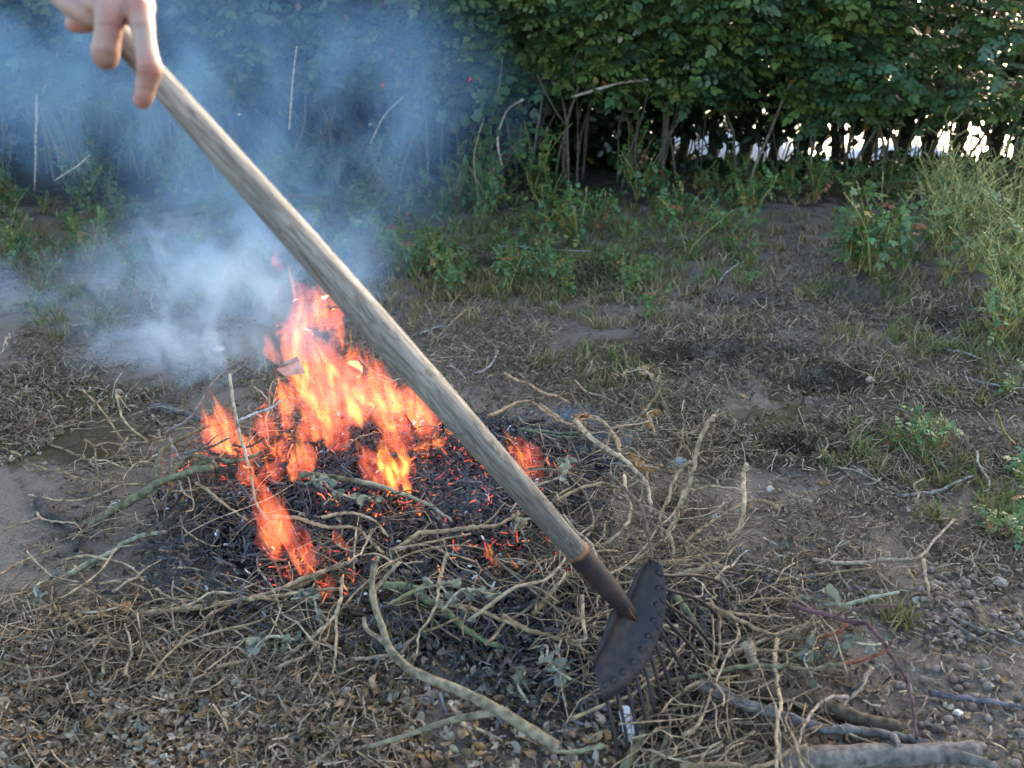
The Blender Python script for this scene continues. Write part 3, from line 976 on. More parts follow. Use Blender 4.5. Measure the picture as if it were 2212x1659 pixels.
def stone(px, py, size, col, label, flat=.6):
    b1 = MB()
    tube(b1, np.stack([0 * th, 0 * th, -np.cos(th) * flat], 1), np.maximum(np.sin(th), .08), col, 8, .25)
    o = link('stone', b1.mesh('stone'), M_STONE)
    o.location = gpt(px, py, size * flat * .5)
    o.scale = (size * 1.2, size, size)
    o.rotation_euler = (RS.normal() * .2, RS.normal() * .2, RS.rand() * 6)
    tag(o, label, 'stone')


stone(1562, 901, .0075, (.52, .50, .46), 'white pebble right of the tip of the tall pale twig')
stone(1662, 1056, .0075, (.55, .53, .48), 'white stone behind the hooked pale twig at right')
stone(1558, 790, .010, (.62, .62, .64), 'small white stone left of the deep scrape')
stone(1882, 820, .016, (.40, .30, .24), 'pinkish egg shaped stone right of the deep scrape')
stone(1468, 1000, .017, (.30, .30, .31), 'grey stone between the pale twigs and the scrape')
stone(1550, 1118, .012, (.55, .53, .50), 'pale pebble above the hooked twig')
stone(248, 1090, .012, (.62, .62, .58), 'white stone at the left end of the thick green branch')
stone(222, 1047, .006, (.7, .7, .7), 'tiny white pebble under the tan stick left of the fire')
stone(472, 754, .020, (.52, .54, .56), 'pale flat stone lying in the smoke left of the fire', .35)
stone(2160, 1258, .014, (.33, .28, .24), 'grey brown stone at the right edge among fallen fruits')
stone(2070, 1543, .008, (.7, .7, .72), 'small white chip on the sand at lower right')
stone(590, 1480, .010, (.55, .55, .53), 'pale chip in the leaf litter below the fire')

# white plastic tag seen between the tines
b1 = MB()
V = np.array([(-.011, -.026, 0), (.011, -.026, 0), (.012, .02, 0), (.006, .028, 0), (-.006, .028, 0), (-.012, .02, 0)])
Vb = np.vstack([V + [0, 0, .0022], V])
F = [np.array([[0, 1, 2, 3, 4, 5]]), np.array([[11, 10, 9, 8, 7, 6]]), np.array([[i, i + 6, (i + 1) % 6 + 6, (i + 1) % 6] for i in range(6)])]
b1.add(Vb, F, (.72, .74, .78))
o = link('plastic_tag', b1.mesh('plastic_tag', False), M_STONE)
o.location = gpt(1358, 1565, .03)
o.rotation_euler = (.5, .2, .25)
tag(o, 'white plastic tag lying under the rake tines', 'tag')

# crumpled carton in the flames
b1 = MB()
q = np.array([(-1, -1, -1), (1, -1, -1), (1, 1, -1), (-1, 1, -1), (-1, -1, 1), (1, -1, 1), (1, 1, 1), (-1, 1, 1)], float) + RS.normal(size=(8, 3)) * .25
b1.add(q * [.021, .015, .014], np.array([[0, 3, 2, 1], [0, 1, 5, 4], [1, 2, 6, 5], [2, 3, 7, 6], [3, 0, 4, 7]]), (.50, .38, .34))
o = link('paper_carton', b1.mesh('paper_carton', False), M_STONE)
o.location = on_plane_y(625, 795, PILE[1] + .26)
o.rotation_euler = (.1, -.25, .3)
tag(o, 'small crumpled pale carton among the left flames', 'carton')


# ------------------------------------------------------------------ branches and twigs
CROPS = {'a': (.336, 0, 777.7), 'b': (.3752, 604.9, 1036.9), 'c': (.4793, 1036.9, 864.1), 'd': (.4271, 1469, 950.5),
         'e': (.3125, 864, 483.9), 'f': (.3125, 1520.8, 483.9), 'g': (.25, 0, 483.9), 'h': (.336, 345.6, 501.2), 'p': (1, 0, 0)}


def cv(tag_, pts):
    s, ox, oy = CROPS[tag_]
    return [(p[0] * s + ox, p[1] * s + oy) + tuple(p[2:]) for p in pts]


TAN, PALE, GREEN_, DARK, GREY, RED, ASHY, BROWN = ((.24, .172, .10), (.32, .24, .15), (.13, .12, .07), (.055, .045, .04), (.17, .165, .175), (.20, .06, .035), (.42, .39, .38), (.12, .085, .06))


def branch(crop, lines, r, col, z0, z1, label, cat='branch', name=None, zmid=None, group=None, col2=None):
    """one branch: first line is the stem, the others its forks; z0..z1 heights above the ground from start to end"""
    r = r * (.66 if r < .012 else .86)
    mb = MB()
    for li, L in enumerate(lines):
        pts = cv(crop, L)
        n = len(pts)
        P = []
        for i, p in enumerate(pts):
            s = i / (n - 1)
            z = z0 + (z1 - z0) * s
            if zmid is not None:
                z = z0 * (1 - s) ** 2 + 2 * s * (1 - s) * zmid + z1 * s ** 2 if False else np.interp(s, [0, .5, 1], [z0, zmid, z1])
            if li: z = (z0 + z1) / 2 if zmid is None else zmid
            if li: z += .03 * s
            P.append(gpt(p[0], p[1], max(z, r)))
        P = smooth_path(P, 5)
        P[1:-1] += RS.normal(size=P[1:-1].shape) * min(r * .22, .0009)
        rr = np.linspace(r, r * .6, len(P)) if li == 0 else np.linspace(r * .62, r * .3, len(P))
        c = np.asarray(col, float) * (.85 + .3 * RS.rand())
        if col2 is not None:
            f = (np.linspace(0, 1, len(P)) > .8)[:, None]
            c = np.where(f, np.asarray(col2), c)
        tube(mb, P, rr, c, 10 if r > .01 else 7, .05 if r > .008 else .12)
    nm = name or ('branch' if r >= .0045 else 'twig')
    return tag(link(nm, mb.mesh(nm), M_BARK), label, cat if r >= .0045 else 'twig', group)


B = branch
B('a', [[(590, 1065), (700, 980), (850, 900), (960, 835), (1040, 775), (1150, 745), (1260, 710), (1360, 690)],
        [(1010, 770), (1030, 640), (1050, 570), (1200, 490), (1330, 430), (1410, 415)],
        [(1200, 730), (1300, 660), (1380, 640), (1480, 650), (1590, 630), (1690, 590)],
        [(1100, 750), (1165, 660), (1240, 615), (1350, 640), (1400, 690)]], .0125, GREEN_, .02, .13, 'thick green forked branch slanting into the fire from the left')
B('a', [[(1150, 640), (1085, 500), (1080, 460), (1200, 390), (1290, 270), (1330, 190), (1440, 70), (1560, 0)]], .006, (.20, .17, .15), .10, .26, 'dark curved twig rising into the smoke left of the fire')
B('a', [[(185, 870), (300, 890), (450, 905), (600, 880), (760, 810), (900, 795)]], .0045, PALE, .01, .05, 'long bowed tan twig left of the fire')
B('a', [[(370, 700), (470, 750), (590, 780), (750, 790)]], .005, TAN, .05, .02, 'tan stick with pale cut end above the bowed twig')
B('a', [[(530, 190), (620, 280), (690, 370), (770, 490), (850, 560)]], .0042, TAN, .16, .03, 'straight tan twig sticking up and away at far left of pile')
B('a', [[(745, 190), (765, 300), (800, 390), (880, 470), (950, 520)], [(750, 210), (800, 280), (840, 330)]], .005, PALE, .15, .04, 'forked pale twig sticking up left of the flames')
B('a', [[(540, 510), (610, 560), (620, 680), (645, 760)]], .0035, TAN, .08, .02, 'thin hooked twig standing left of the pile')
B('a', [[(820, 500), (740, 620), (690, 700)]], .0035, TAN, .08, .02, 'short slanting pale twig crossing the forked one')
B('a', [[(440, 1385), (560, 1310), (700, 1250), (800, 1180), (920, 1130), (1060, 1105)]], .0105, (.20, .20, .13), .01, .05, 'thick grey green branch in front of the charred ground at left')
B('a', [[(930, 1260), (1000, 1220), (1120, 1200), (1270, 1195)]], .0065, GREEN_, .02, .03, 'short green stick on the charred ground')
B('a', [[(1475, 90), (1500, 280), (1540, 470), (1590, 650), (1620, 760), (1640, 900), (1700, 1000), (1760, 1050)]], .005, (.30, .25, .18), .33, .08, 'long thin twig standing in front of the left flames')
B('a', [[(1260, 790), (1340, 840), (1420, 910), (1500, 970), (1590, 1030)]], .0055, TAN, .09, .06, 'tan twig pointing down right under the left flames')
B('a', [[(0, 1380), (100, 1320), (200, 1270), (400, 1200)]], .004, TAN, .02, .02, 'tan twig at the left edge level with the charred ground')
B('a', [[(110, 1630), (250, 1600), (400, 1530), (620, 1380), (750, 1210)]], .0042, PALE, .02, .05, 'long pale twig running up from lower left to the charred ground')
B('a', [[(400, 1290), (550, 1260), (680, 1280), (800, 1310), (880, 1360), (920, 1420)]], .005, PALE, .03, .03, 'arched pale twig over the grey green branch')
B('a', [[(0, 1575), (200, 1480), (420, 1385)]], .005, TAN, .02, .02, 'tan stick running in from the left edge')
B('a', [[(620, 1390), (635, 1440), (650, 1480), (760, 1500), (900, 1530), (1000, 1560)]], .010, DARK, .03, .02, 'dark bent stick below the charred ground')
B('a', [[(850, 1645), (1000, 1620), (1200, 1600), (1400, 1570), (1560, 1540), (1750, 1490), (1900, 1430), (2050, 1370), (2212, 1310)], [(1560, 1540), (1750, 1520), (1950, 1490), (2180, 1470)]], .0095, TAN, .02, .07, 'long thick tan branch lying along the front of the fire')
B('a', [[(440, 1450), (620, 1440), (800, 1430), (950, 1480), (1000, 1560)]], .004, TAN, .03, .03, 'thin wavy twig above the long front branch')
B('a', [[(1000, 1470), (1100, 1530), (1250, 1550), (1370, 1560)]], .0042, PALE, .05, .03, 'pale kinked twig at the left end of the front branch')
B('a', [[(300, 1610), (500, 1600), (700, 1590), (800, 1585)]], .0042, PALE, .02, .02, 'straight pale twig in the lower left litter')
B('a', [[(240, 980), (270, 1020), (380, 1040), (480, 1050)]], .004, PALE, .03, .02, 'small pale twig lying over the dark bent log')
B('a', [[(0, 1110), (130, 1050), (260, 1015)]], .003, TAN, .02, .03, 'thin twig from the left edge touching the dark bent log')
B('a', [[(245, 905), (300, 980), (350, 1010), (430, 1050), (480, 1110), (490, 1220)]], .013, DARK, .01, .01, 'dark bent log lying left of the green branch', 'log', 'log')
B('a', [[(960, 860), (1000, 950), (1015, 1020), (1000, 1090)]], .003, PALE, .05, .02, 'thin crooked twig hanging below the green branch')
B('a', [[(1160, 1000), (1180, 1080), (1250, 1140), (1350, 1190), (1420, 1200)]], .003, TAN, .05, .04, 'thin curved twig over the black ash')
B('a', [[(1540, 390), (1640, 345), (1740, 310), (1810, 260)]], .0055, ASHY, .15, .2, 'ash grey curved stick between the flames')
B('a', [[(1190, 600), (1350, 560), (1480, 500)], [(1250, 590), (1330, 540), (1400, 480)]], .006, (.12, .11, .10), .12, .12, 'scorched stick at the left flames')
B('a', [[(1925, 740), (2010, 735), (2100, 750), (2212, 765), (2330, 790), (2480, 830)]], .010, GREEN_, .13, .06, 'grey green branch lying across the front of the middle flames')
B('a', [[(1500, 545), (1560, 560), (1620, 550), (1700, 500)]], .004, DARK, .12, .14, 'black charred twig across the left flames')
B('b', [[(430, 0), (560, 30), (700, 80), (870, 150), (990, 240)]], .007, (.22, .20, .14), .10, .06, 'long grey brown branch running right below the middle flames')
B('b', [[(240, 215), (370, 190), (480, 205), (560, 250), (625, 330)]], .005, PALE, .09, .06, 'bowed pale twig over the ash in the middle')
B('b', [[(-60, 210), (80, 215), (200, 250), (280, 270), (430, 275), (500, 330), (560, 390), (600, 420)]], .006, TAN, .08, .05, 'knotty tan branch right of the low flame')
B('b', [[(620, 430), (700, 380), (790, 310), (870, 300), (1050, 280), (1150, 270), (1260, 260), (1382, 185)], [(1150, 270), (1230, 210), (1300, 130)]], .008, TAN, .05, .10, 'thick tan branch running right to the rake handle')
B('b', [[(630, 400), (800, 370), (990, 330), (1100, 310)]], .004, PALE, .06, .07, 'straight pale twig under the tan branch')
B('b', [[(960, 420), (940, 500), (915, 580), (910, 660), (890, 740), (850, 820), (800, 880), (790, 980), (760, 1070)]], .0045, PALE, .16, .02, 'long pale twig standing in front of the ash')
B('b', [[(600, 605), (700, 610), (800, 630), (840, 690), (930, 730), (1000, 800), (1080, 870), (1170, 920), (1290, 970)], [(860, 590), (720, 670), (620, 720)]], .0115, (.13, .15, .075), .05, .03, 'mossy green forked branch in the middle foreground')
B('b', [[(980, 720), (1100, 740), (1230, 785), (1382, 850)]], .006, TAN, .07, .07, 'tan stick with broken end right of the mossy branch')
B('b', [[(20, 1040), (130, 950), (240, 860), (310, 790), (340, 720), (350, 620), (360, 560)]], .0065, PALE, .02, .10, 'pale stick bent upward below the low flame')
B('b', [[(325, 790), (320, 950), (310, 1080), (280, 1160)]], .004, PALE, .06, .02, 'pale root hanging from the bent stick')
B('b', [[(-40, 650), (130, 600), (230, 540), (330, 490), (430, 460)]], .007, TAN, .04, .08, 'tan branch slanting up right in front of the low flame')
B('b', [[(-40, 665), (150, 640), (330, 630), (430, 625)]], .0055, GREEN_, .04, .05, 'green stick lying under the low flame')
B('b', [[(405, 1035), (500, 1025), (620, 1010)]], .006, PALE, .02, .03, 'short cut pale stick under the hovering branch')
B('b', [[(700, 1000), (780, 900), (950, 830), (1040, 790)]], .0045, TAN, .03, .05, 'thin tan twig crossing the long pale one')
B('b', [[(1080, 1400), (1110, 1470), (1155, 1545)]], .005, PALE, .02, .01, 'short pale peg on the sand at bottom')
B('b', [[(1040, 1400), (1150, 1440), (1280, 1500)]], .005, PALE, .02, .01, 'pale stick beside the short peg at bottom')
B('b', [[(440, 270), (430, 400), (425, 520)], [(435, 330), (400, 350), (380, 380)]], .003, PALE, .07, .05, 'drooping root tips in the middle of the pile')
B('b', [[(350, 380), (200, 390), (340, 330), (360, 280)]], .003, BROWN, .06, .07, 'thin brown looping twig over the ash')
B('c', [[(1055, 70), (1010, 140), (980, 220), (960, 330), (930, 420), (890, 500), (890, 530), (850, 590), (870, 660), (860, 740)]], .0065, PALE, .38, .08, 'tall pale twig rising highest at the right of the pile')
B('c', [[(960, 280), (920, 300), (870, 370), (850, 450), (815, 510), (820, 600), (840, 660)]], .005, PALE, .28, .08, 'pale crooked twig beside the tallest one')
B('c', [[(1200, 290), (1185, 340), (1190, 470), (1180, 540), (1160, 590), (1100, 620), (1010, 640)]], .0075, PALE, .24, .10, 'hooked pale twig with forked tip at right of the pile')
B('c', [[(1340, 480), (1262, 455), (1200, 460), (1080, 530), (960, 610), (890, 680)]], .0065, TAN, .14, .08, 'tan branch arching right under the hooked twig')
B('c', [[(430, 95), (500, 170), (600, 240), (640, 260), (700, 320), (750, 370), (765, 450), (770, 510)]], .0085, (.30, .24, .16), .18, .12, 'tan branch bending down right of the handle')
B('c', [[(270, 20), (330, 60), (400, 110), (450, 90), (530, 90), (600, 150), (630, 230), (700, 250), (745, 310), (755, 360)]], .006, TAN, .14, .14, 'wavy tan branch behind the handle')
B('c', [[(580, 330), (640, 390), (700, 450), (740, 520), (760, 600), (775, 720)]], .006, BROWN, .20, .12, 'brown twig falling behind the rake head')
B('c', [[(880, 800), (960, 770), (1070, 735)]], .011, PALE, .07, .09, 'stout pale cut stub right of the rake head')
B('c', [[(330, 455), (450, 400), (560, 370)], [(330, 440), (420, 385), (470, 330)]], .006, TAN, .12, .14, 'forked tan twig just right of the handle')
B('c', [[(650, 340), (660, 420), (680, 490), (660, 560), (600, 620), (540, 660), (480, 640)]], .0055, PALE, .16, .08, 'curled pale root right of the socket')
B('c', [[(100, 970), (200, 1030), (300, 1060), (400, 1090), (490, 1140)]], .007, TAN, .06, .05, 'tan twig pointing at the rake head from the left')
B('c', [[(460, 880), (465, 980), (475, 1070), (440, 1085), (380, 1080)]], .005, PALE, .10, .05, 'bent pale twig just left of the rake head')
B('c', [[(240, 970), (320, 870), (400, 780)]], .0085, TAN, .04, .10, 'short stout tan stick under the socket')
B('c', [[(880, 870), (930, 950), (990, 1040), (1025, 1120), (1020, 1190), (990, 1230)]], .009, (.13, .14, .075), .06, .03, 'green curved branch right of the rake head')
B('c', [[(780, 1180), (760, 1290), (770, 1370), (740, 1470), (700, 1560), (640, 1680)]], .0125, GREEN_, .05, .03, 'green mottled branch passing behind the tines')
B('c', [[(900, 1330), (860, 1440), (830, 1560), (770, 1660)]], .008, GREEN_, .03, .03, 'second green stick right of the mottled branch')
B('c', [[(560, 1560), (450, 1580), (330, 1590)], ], .006, (.2, .19, .12), .06, .05, 'grey green stick left of the tines at bottom')
B('d', [[(-130, 1245), (0, 1210), (150, 1180), (330, 1145), (500, 1145), (640, 1160), (760, 1140), (900, 1120), (1050, 1065)]], .0062, GREEN_, .05, .10, 'long green shoot with a red tip right of the rake', col2=RED)
B('d', [[(100, 1230), (230, 1290), (350, 1340), (500, 1390), (650, 1440), (780, 1465), (960, 1480), (1100, 1500), (1260, 1535)], [(1080, 1500), (1110, 1545)]], .012, (.15, .135, .13), .05, .02, 'long bluish grey stick at lower right')
B('d', [[(300, 1230), (450, 1280), (600, 1320), (760, 1360), (900, 1410), (1110, 1455)]], .021, (.10, .08, .05), .02, .02, 'brown mossy log lying above the bluish stick', 'log', 'log')
B('d', [[(505, 1625), (700, 1615), (1000, 1600), (1300, 1585), (1500, 1560)], [(1300, 1590), (1440, 1610), (1600, 1650)]], .024, (.115, .10, .09), .02, .03, 'big grey lichen covered log at the bottom edge', 'log', 'log')
B('d', [[(560, 835), (680, 870), (800, 900), (860, 920), (940, 930), (1000, 990), (1050, 1060), (1100, 1140), (1150, 1230), (1180, 1350), (1195, 1510)],
        [(840, 905), (850, 870), (950, 840), (1110, 835)]], .0062, (.12, .062, .066), .09, .03, 'purple red arching bramble cane at right', 'cane', 'bramble_cane', zmid=.12)
B('d', [[(845, 930), (800, 970), (720, 1000), (600, 1030)]], .0045, RED, .09, .06, 'bright red twig under the bramble cane')
B('d', [[(490, 1010), (480, 1100), (490, 1200), (510, 1340), (490, 1420), (490, 1680)]], .006, PALE, .07, .08, 'upright pale twig crossing the bluish stick')
B('d', [[(600, 790), (740, 830), (850, 830), (980, 795), (1105, 770)]], .0068, (.24, .25, .18), .05, .07, 'grey green cut stick above the bramble cane')
B('d', [[(470, 712), (620, 690), (780, 670), (970, 645)]], .0055, TAN, .03, .02, 'straight tan stick on the sand right of the pile')
B('d', [[(660, 600), (750, 615), (900, 620), (1020, 605), (1150, 605), (1230, 580), (1290, 500), (1390, 400)]], .0062, (.26, .20, .14), .02, .05, 'long brown stick bending up at its right end')
B('d', [[(1270, 1280), (1400, 1300), (1550, 1320), (1740, 1360), (1800, 1375)]], .0085, (.11, .10, .11), .01, .01, 'dark grey stick at the right edge')
B('d', [[(1330, 850), (1400, 900), (1500, 950), (1600, 980), (1760, 1045)]], .005, (.15, .13, .11), .01, .01, 'thin grey twig among the fruits at right')
B('d', [[(1350, 900), (1460, 980), (1560, 1030), (1760, 1120)]], .0045, (.17, .14, .12), .01, .01, 'second thin grey twig just below the first among fruits')
B('d', [[(335, 1020), (360, 1100), (385, 1220)]], .013, (.34, .26, .18), .06, .03, 'broken pale stump of wood standing in the pile')
B('d', [[(970, 1150), (930, 1220), (870, 1300), (800, 1350)], [(960, 1170), (1020, 1160)]], .006, (.33, .25, .18), .04, .02, 'tan forked twig lying over the brown log')
B('d', [[(850, 1300), (760, 1300), (690, 1350), (640, 1420), (600, 1540)]], .0045, (.28, .21, .16), .06, .06, 'thin brown arched twig over the bluish stick')
B('d', [[(210, 1105), (330, 1050), (450, 1000), (610, 940)]], .006, PALE, .05, .06, 'pale twig slanting up right in the right pile')
B('d', [[(130, 830), (250, 890), (400, 960), (480, 990)]], .007, TAN, .08, .06, 'tan branch slanting down right in the right pile')
B('d', [[(100, 850), (300, 880), (420, 890), (580, 900)]], .005, PALE, .07, .06, 'pale straight twig in the right pile')
B('d', [[(260, 830), (400, 805), (600, 800)]], .0055, TAN, .05, .05, 'tan twig under the grey green cut stick')
B('d', [[(590, 960), (600, 1080)]], .0055, TAN, .08, .03, 'short upright tan peg in the right pile')
B('d', [[(240, 1060), (480, 1065), (620, 1080), (700, 1050)]], .004, PALE, .05, .05, 'pale twig curving below the red twig')
B('d', [[(1190, 320), (1205, 270), (1180, 230), (1235, 190)]], .0045, PALE, .02, .06, 'crooked pale root on the ground at right')
B('d', [[(1120, 280), (1300, 260), (1400, 215), (1480, 180)]], .0065, (.22, .2, .18), .02, .02, 'grey curved stick behind the crooked root')
B('d', [[(1500, 60), (1510, 120), (1560, 200), (1560, 250), (1530, 260)]], .005, (.30, .27, .23), .03, .02, 'pale kinked stick near the right weeds')
B('d', [[(1250, 50), (1340, 140)]], .006, (.15, .14, .14), .02, .02, 'short grey stick below the weeds')
B('d', [[(600, 105), (800, 140), (900, 160), (1060, 240), (1110, 260)]], .0045, (.26, .23, .17), .01, .01, 'long thin stalk on the ground behind the hooked twig')
B('d', [[(740, -10), (745, 30), (700, 90), (660, 80)]], .004, PALE, .05, .02, 'curled pale root tip above the long stalk')
B('d', [[(1230, 600), (1240, 690), (1262, 790)]], .0055, PALE, .06, .01, 'pale peg hanging from the bent brown stick')
B('d', [[(1155, 655), (1190, 725)]], .0055, TAN, .04, .01, 'short tan peg beside the white crumbs')
B('d', [[(995, 670), (1100, 750)]], .006, TAN, .01, .01, 'half burnt short stick on the sand')
B('d', [[(140, 55), (250, 45), (380, 50), (490, 65)]], .0045, PALE, .01, .01, 'long pale stalk right of the tallest twig')
B('d', [[(1690, 20), (1640, -40), (1600, -150)], ], .005, (.27, .22, .08), .05, .25, 'yellowish shoot at the right edge')
B('d', [[(0, 1650), (200, 1640), (420, 1650), (560, 1570), (640, 1545)]], .006, TAN, .04, .06, 'tan twig at the bottom left of the big log')
B('d', [[(0, 1280), (100, 1230), (300, 1190)]], .005, TAN, .06, .05, 'tan twig crossing the green shoot')
B('e', [[(670, 155), (800, 155), (950, 170), (1080, 180), (1250, 185), (1320, 190)]], .007, (.33, .32, .33), .02, .02, 'long grey stick lying among the suckers')
B('e', [[(460, 590), (380, 660), (310, 730), (240, 800), (215, 830)], [(250, 790), (265, 800), (250, 825)]], .0065, TAN, .06, .01, 'pale forked stick right of the handle on the far ground')
B('e', [[(140, 760), (220, 725), (310, 700)]], .006, (.22, .22, .18), .01, .02, 'grey stick beside the forked one')
B('e', [[(595, 815), (660, 850), (770, 860)]], .0055, (.28, .22, .17), .01, .01, 'short brown stalk on the far litter')
B('e', [[(520, 1035), (600, 1000), (650, 940), (680, 870)]], .0062, (.32, .29, .26), .01, .03, 'curved grey stick on the litter behind the fire')
B('e', [[(350, 980), (410, 1020), (455, 1075)]], .005, (.34, .31, .28), .01, .01, 'curved pale stalk in the thin smoke behind the handle')
B('e', [[(720, 1030), (800, 1075), (900, 1110), (980, 1160), (1090, 1190), (1180, 1240)], [(1090, 1195), (1140, 1150)]], .007, TAN, .12, .10, 'long tan branch at the back of the pile')
B('e', [[(1110, 1075), (1250, 1050), (1350, 1020), (1450, 990)]], .0065, BROWN, .01, .02, 'thin brown stick lying behind the pile')
B('e', [[(1210, 1080), (1290, 1160), (1400, 1190), (1500, 1240), (1600, 1280)]], .0045, (.30, .23, .16), .03, .02, 'thin brown stalk behind the pile at right')
B('e', [[(1480, 1415), (1600, 1390), (1670, 1320), (1740, 1230), (1790, 1160), (1800, 1080), (1790, 990)], [(1720, 1330), (1750, 1400), (1770, 1460)]], .0065, TAN, .05, .24, 'tan plant stalk with shrivelled orange leaves bending up at right')
B('e', [[(830, 1420), (950, 1430), (1100, 1445), (1300, 1440)], [(900, 1430), (1100, 1470), (1280, 1475)]], .0075, (.12, .14, .09), .06, .05, 'green sticks lying flat in the blue smoke right of the handle')
B('e', [[(800, 1400), (900, 1370), (1000, 1350)]], .011, DARK, .04, .05, 'charred stick end right of the handle')
B('e', [[(610, 1330), (680, 1300), (760, 1260), (830, 1230), (930, 1240), (1050, 1330), (1150, 1380), (1260, 1420)]], .0075, TAN, .10, .10, 'tan branch curving over the smouldering right side')
B('e', [[(1290, 1330), (1380, 1350), (1450, 1420), (1510, 1500), (1520, 1590)]], .0075, TAN, .12, .12, 'tan branch bending down at the right side')
B('e', [[(1800, 1410), (1880, 1385), (1990, 1385)]], .0045, (.33, .28, .2), .01, .01, 'pale thin arc of stalk behind the tall twig')
B('f', [[(1560, 865), (1700, 870), (1800, 890), (1920, 930)]], .0065, (.30, .27, .24), .01, .02, 'grey stick below the yellow suckers')
B('f', [[(1770, 1045), (1900, 1090), (2050, 1120), (2212, 1135)]], .006, (.28, .26, .25), .01, .02, 'second grey stick lower by the right edge')
B('f', [[(2212, 380), (2180, 480), (2140, 560)]], .007, (.35, .3, .24), .12, .02, 'pale leaning stick at the right edge among suckers')
B('f', [[(90, 430), (150, 340), (240, 270)]], .006, (.24, .22, .2), .03, .08, 'grey stick leaning beside the middle scrape')
B('g', [[(745, 555), (850, 590), (950, 630)]], .007, (.15, .14, .14), .01, .02, 'dark stick on the mossy ground left of the smoke')
B('g', [[(620, 880), (800, 850), (950, 810), (1140, 790)]], .0055, (.24, .22, .2), .01, .02, 'long grey twig on the ground left of the smoke')
B('g', [[(1300, 1590), (1400, 1580), (1500, 1610), (1620, 1645), (1750, 1700)]], .0135, (.09, .085, .085), .02, .03, 'dark charred log at the left back of the fire', 'log', 'log')
B('g', [[(50, 980), (60, 1040), (80, 1070)]], .005, PALE, .03, .01, 'short pale hook at the left edge')
B('g', [[(240, 305), (300, 290), (350, 265)]], .007, (.42, .38, .34), .01, .02, 'pale wood splinter at the far left ground')
B('g', [[(490, 380), (505, 340), (525, 305)]], .007, (.42, .4, .36), .01, .05, 'pale upright splinter left of the smoke')

# the branch that is being lifted: it hangs in the air in front of the pile, caught in the rake
mb = MB()
main = cv('b', [(560, 440, 1.46), (530, 560, 1.44), (540, 700, 1.42), (590, 850, 1.40), (630, 970, 1.38), (720, 1070, 1.36), (850, 1140, 1.34), (1000, 1200, 1.32), (1150, 1270, 1.30), (1300, 1350, 1.28), (1420, 1430, 1.27), (1600, 1540, 1.26)])
forks = [cv('b', [(690, 470, 1.47), (600, 570, 1.45), (535, 640, 1.43)]), cv('b', [(480, 790, 1.43), (500, 860, 1.42), (570, 910, 1.40), (625, 960, 1.38)]),
         cv('b', [(1240, 1340, 1.29), (1050, 1370, 1.31), (900, 1410, 1.32), (700, 1480, 1.33), (480, 1540, 1.34), (290, 1560, 1.35)])]
P = smooth_path([at_depth(*p) for p in main], 4)
tube(mb, P, np.linspace(.0045, .0088, len(P)), (.165, .14, .09), 8, .22)
for f in forks:
    P = smooth_path([at_depth(*p) for p in f], 4)
    tube(mb, P, np.linspace(.003, .0045, len(P)) if len(f) < 5 else np.linspace(.0055, .003, len(P)), (.18, .15, .10), 6, .15)
tag(link('branch', mb.mesh('branch'), M_BARK), 'grey green forked branch lifted into the air before the pile, running out at the bottom', 'branch')

# brush of the pile: wiry twigs, each its own thing
REG = [(180, 560, 880, 1130, 42, .05), (150, 700, 1240, 1420, 52, .04), (620, 1280, 1080, 1340, 42, .07), (1150, 1560, 900, 1260, 58, .12), (1240, 1750, 1200, 1480, 48, .07), (1420, 1760, 1450, 1640, 22, .06),
       (560, 960, 760, 960, 16, .10)]
kk = 0
REGW = ['in the brush left of the flames', 'in the brush along the lower left front', 'in the brush heaped before the middle ash', 'in the tall brush right of the handle', 'in the brush right of the rake head', 'in the brush over the bluish stick', 'among the back flames']
for (x0_, x1_, y0_, y1_, n, zz), rw in zip(REG, REGW):
    for _ in range(n):
        px, py = x0_ + (x1_ - x0_) * RS.rand(), y0_ + (y1_ - y0_) * RS.rand()
        z = .012 + zz * RS.rand()
        c = gpt(px, py, z)
        L = .12 + .3 * RS.rand() ** 1.5
        a = RS.rand() * 6.28
        ns = 8
        heading = a + np.cumsum(RS.normal(size=ns) * .28)
        st = np.stack([np.cos(heading), np.sin(heading), RS.normal(size=ns) * .25 + (.15 if zz > .06 else 0)], 1) * L / ns
        P = np.cumsum(st, 0)
        P = P - P.mean(0) + c
        lowest = (P[:, 2] - gh(P[:, 0], P[:, 1])).min()
        P[:, 2] += max(0, .004 - lowest)
        r_ = .0012 + .0022 * RS.rand() ** 1.6
        mb = MB()
        cc = [TAN, PALE, (.24, .18, .12), (.15, .12, .08), (.31, .25, .17), (.09, .07, .05)][RS.randint(6)]
        tube(mb, smooth_path(P, 2), np.linspace(r_, r_ * .5, 2 * (ns - 1) + 1), np.asarray(cc) * (.75 + .4 * RS.rand()), 5, .2)
        if RS.rand() < .5:
            q = P[4]
            e = q + RS.normal(size=3) * [.05, .05, .03] + [0, 0, .02]
            tube(mb, smooth_path([q, (q + e) / 2 + RS.normal(size=3) * .01, e], 3), r_ * .5, np.asarray(cc), 4)
        tag(link('twig', mb.mesh('twig'), M_BARK), 'thin dry wiry twig ' + rw, 'twig', 'wiry twigs ' + rw)
        kk += 1

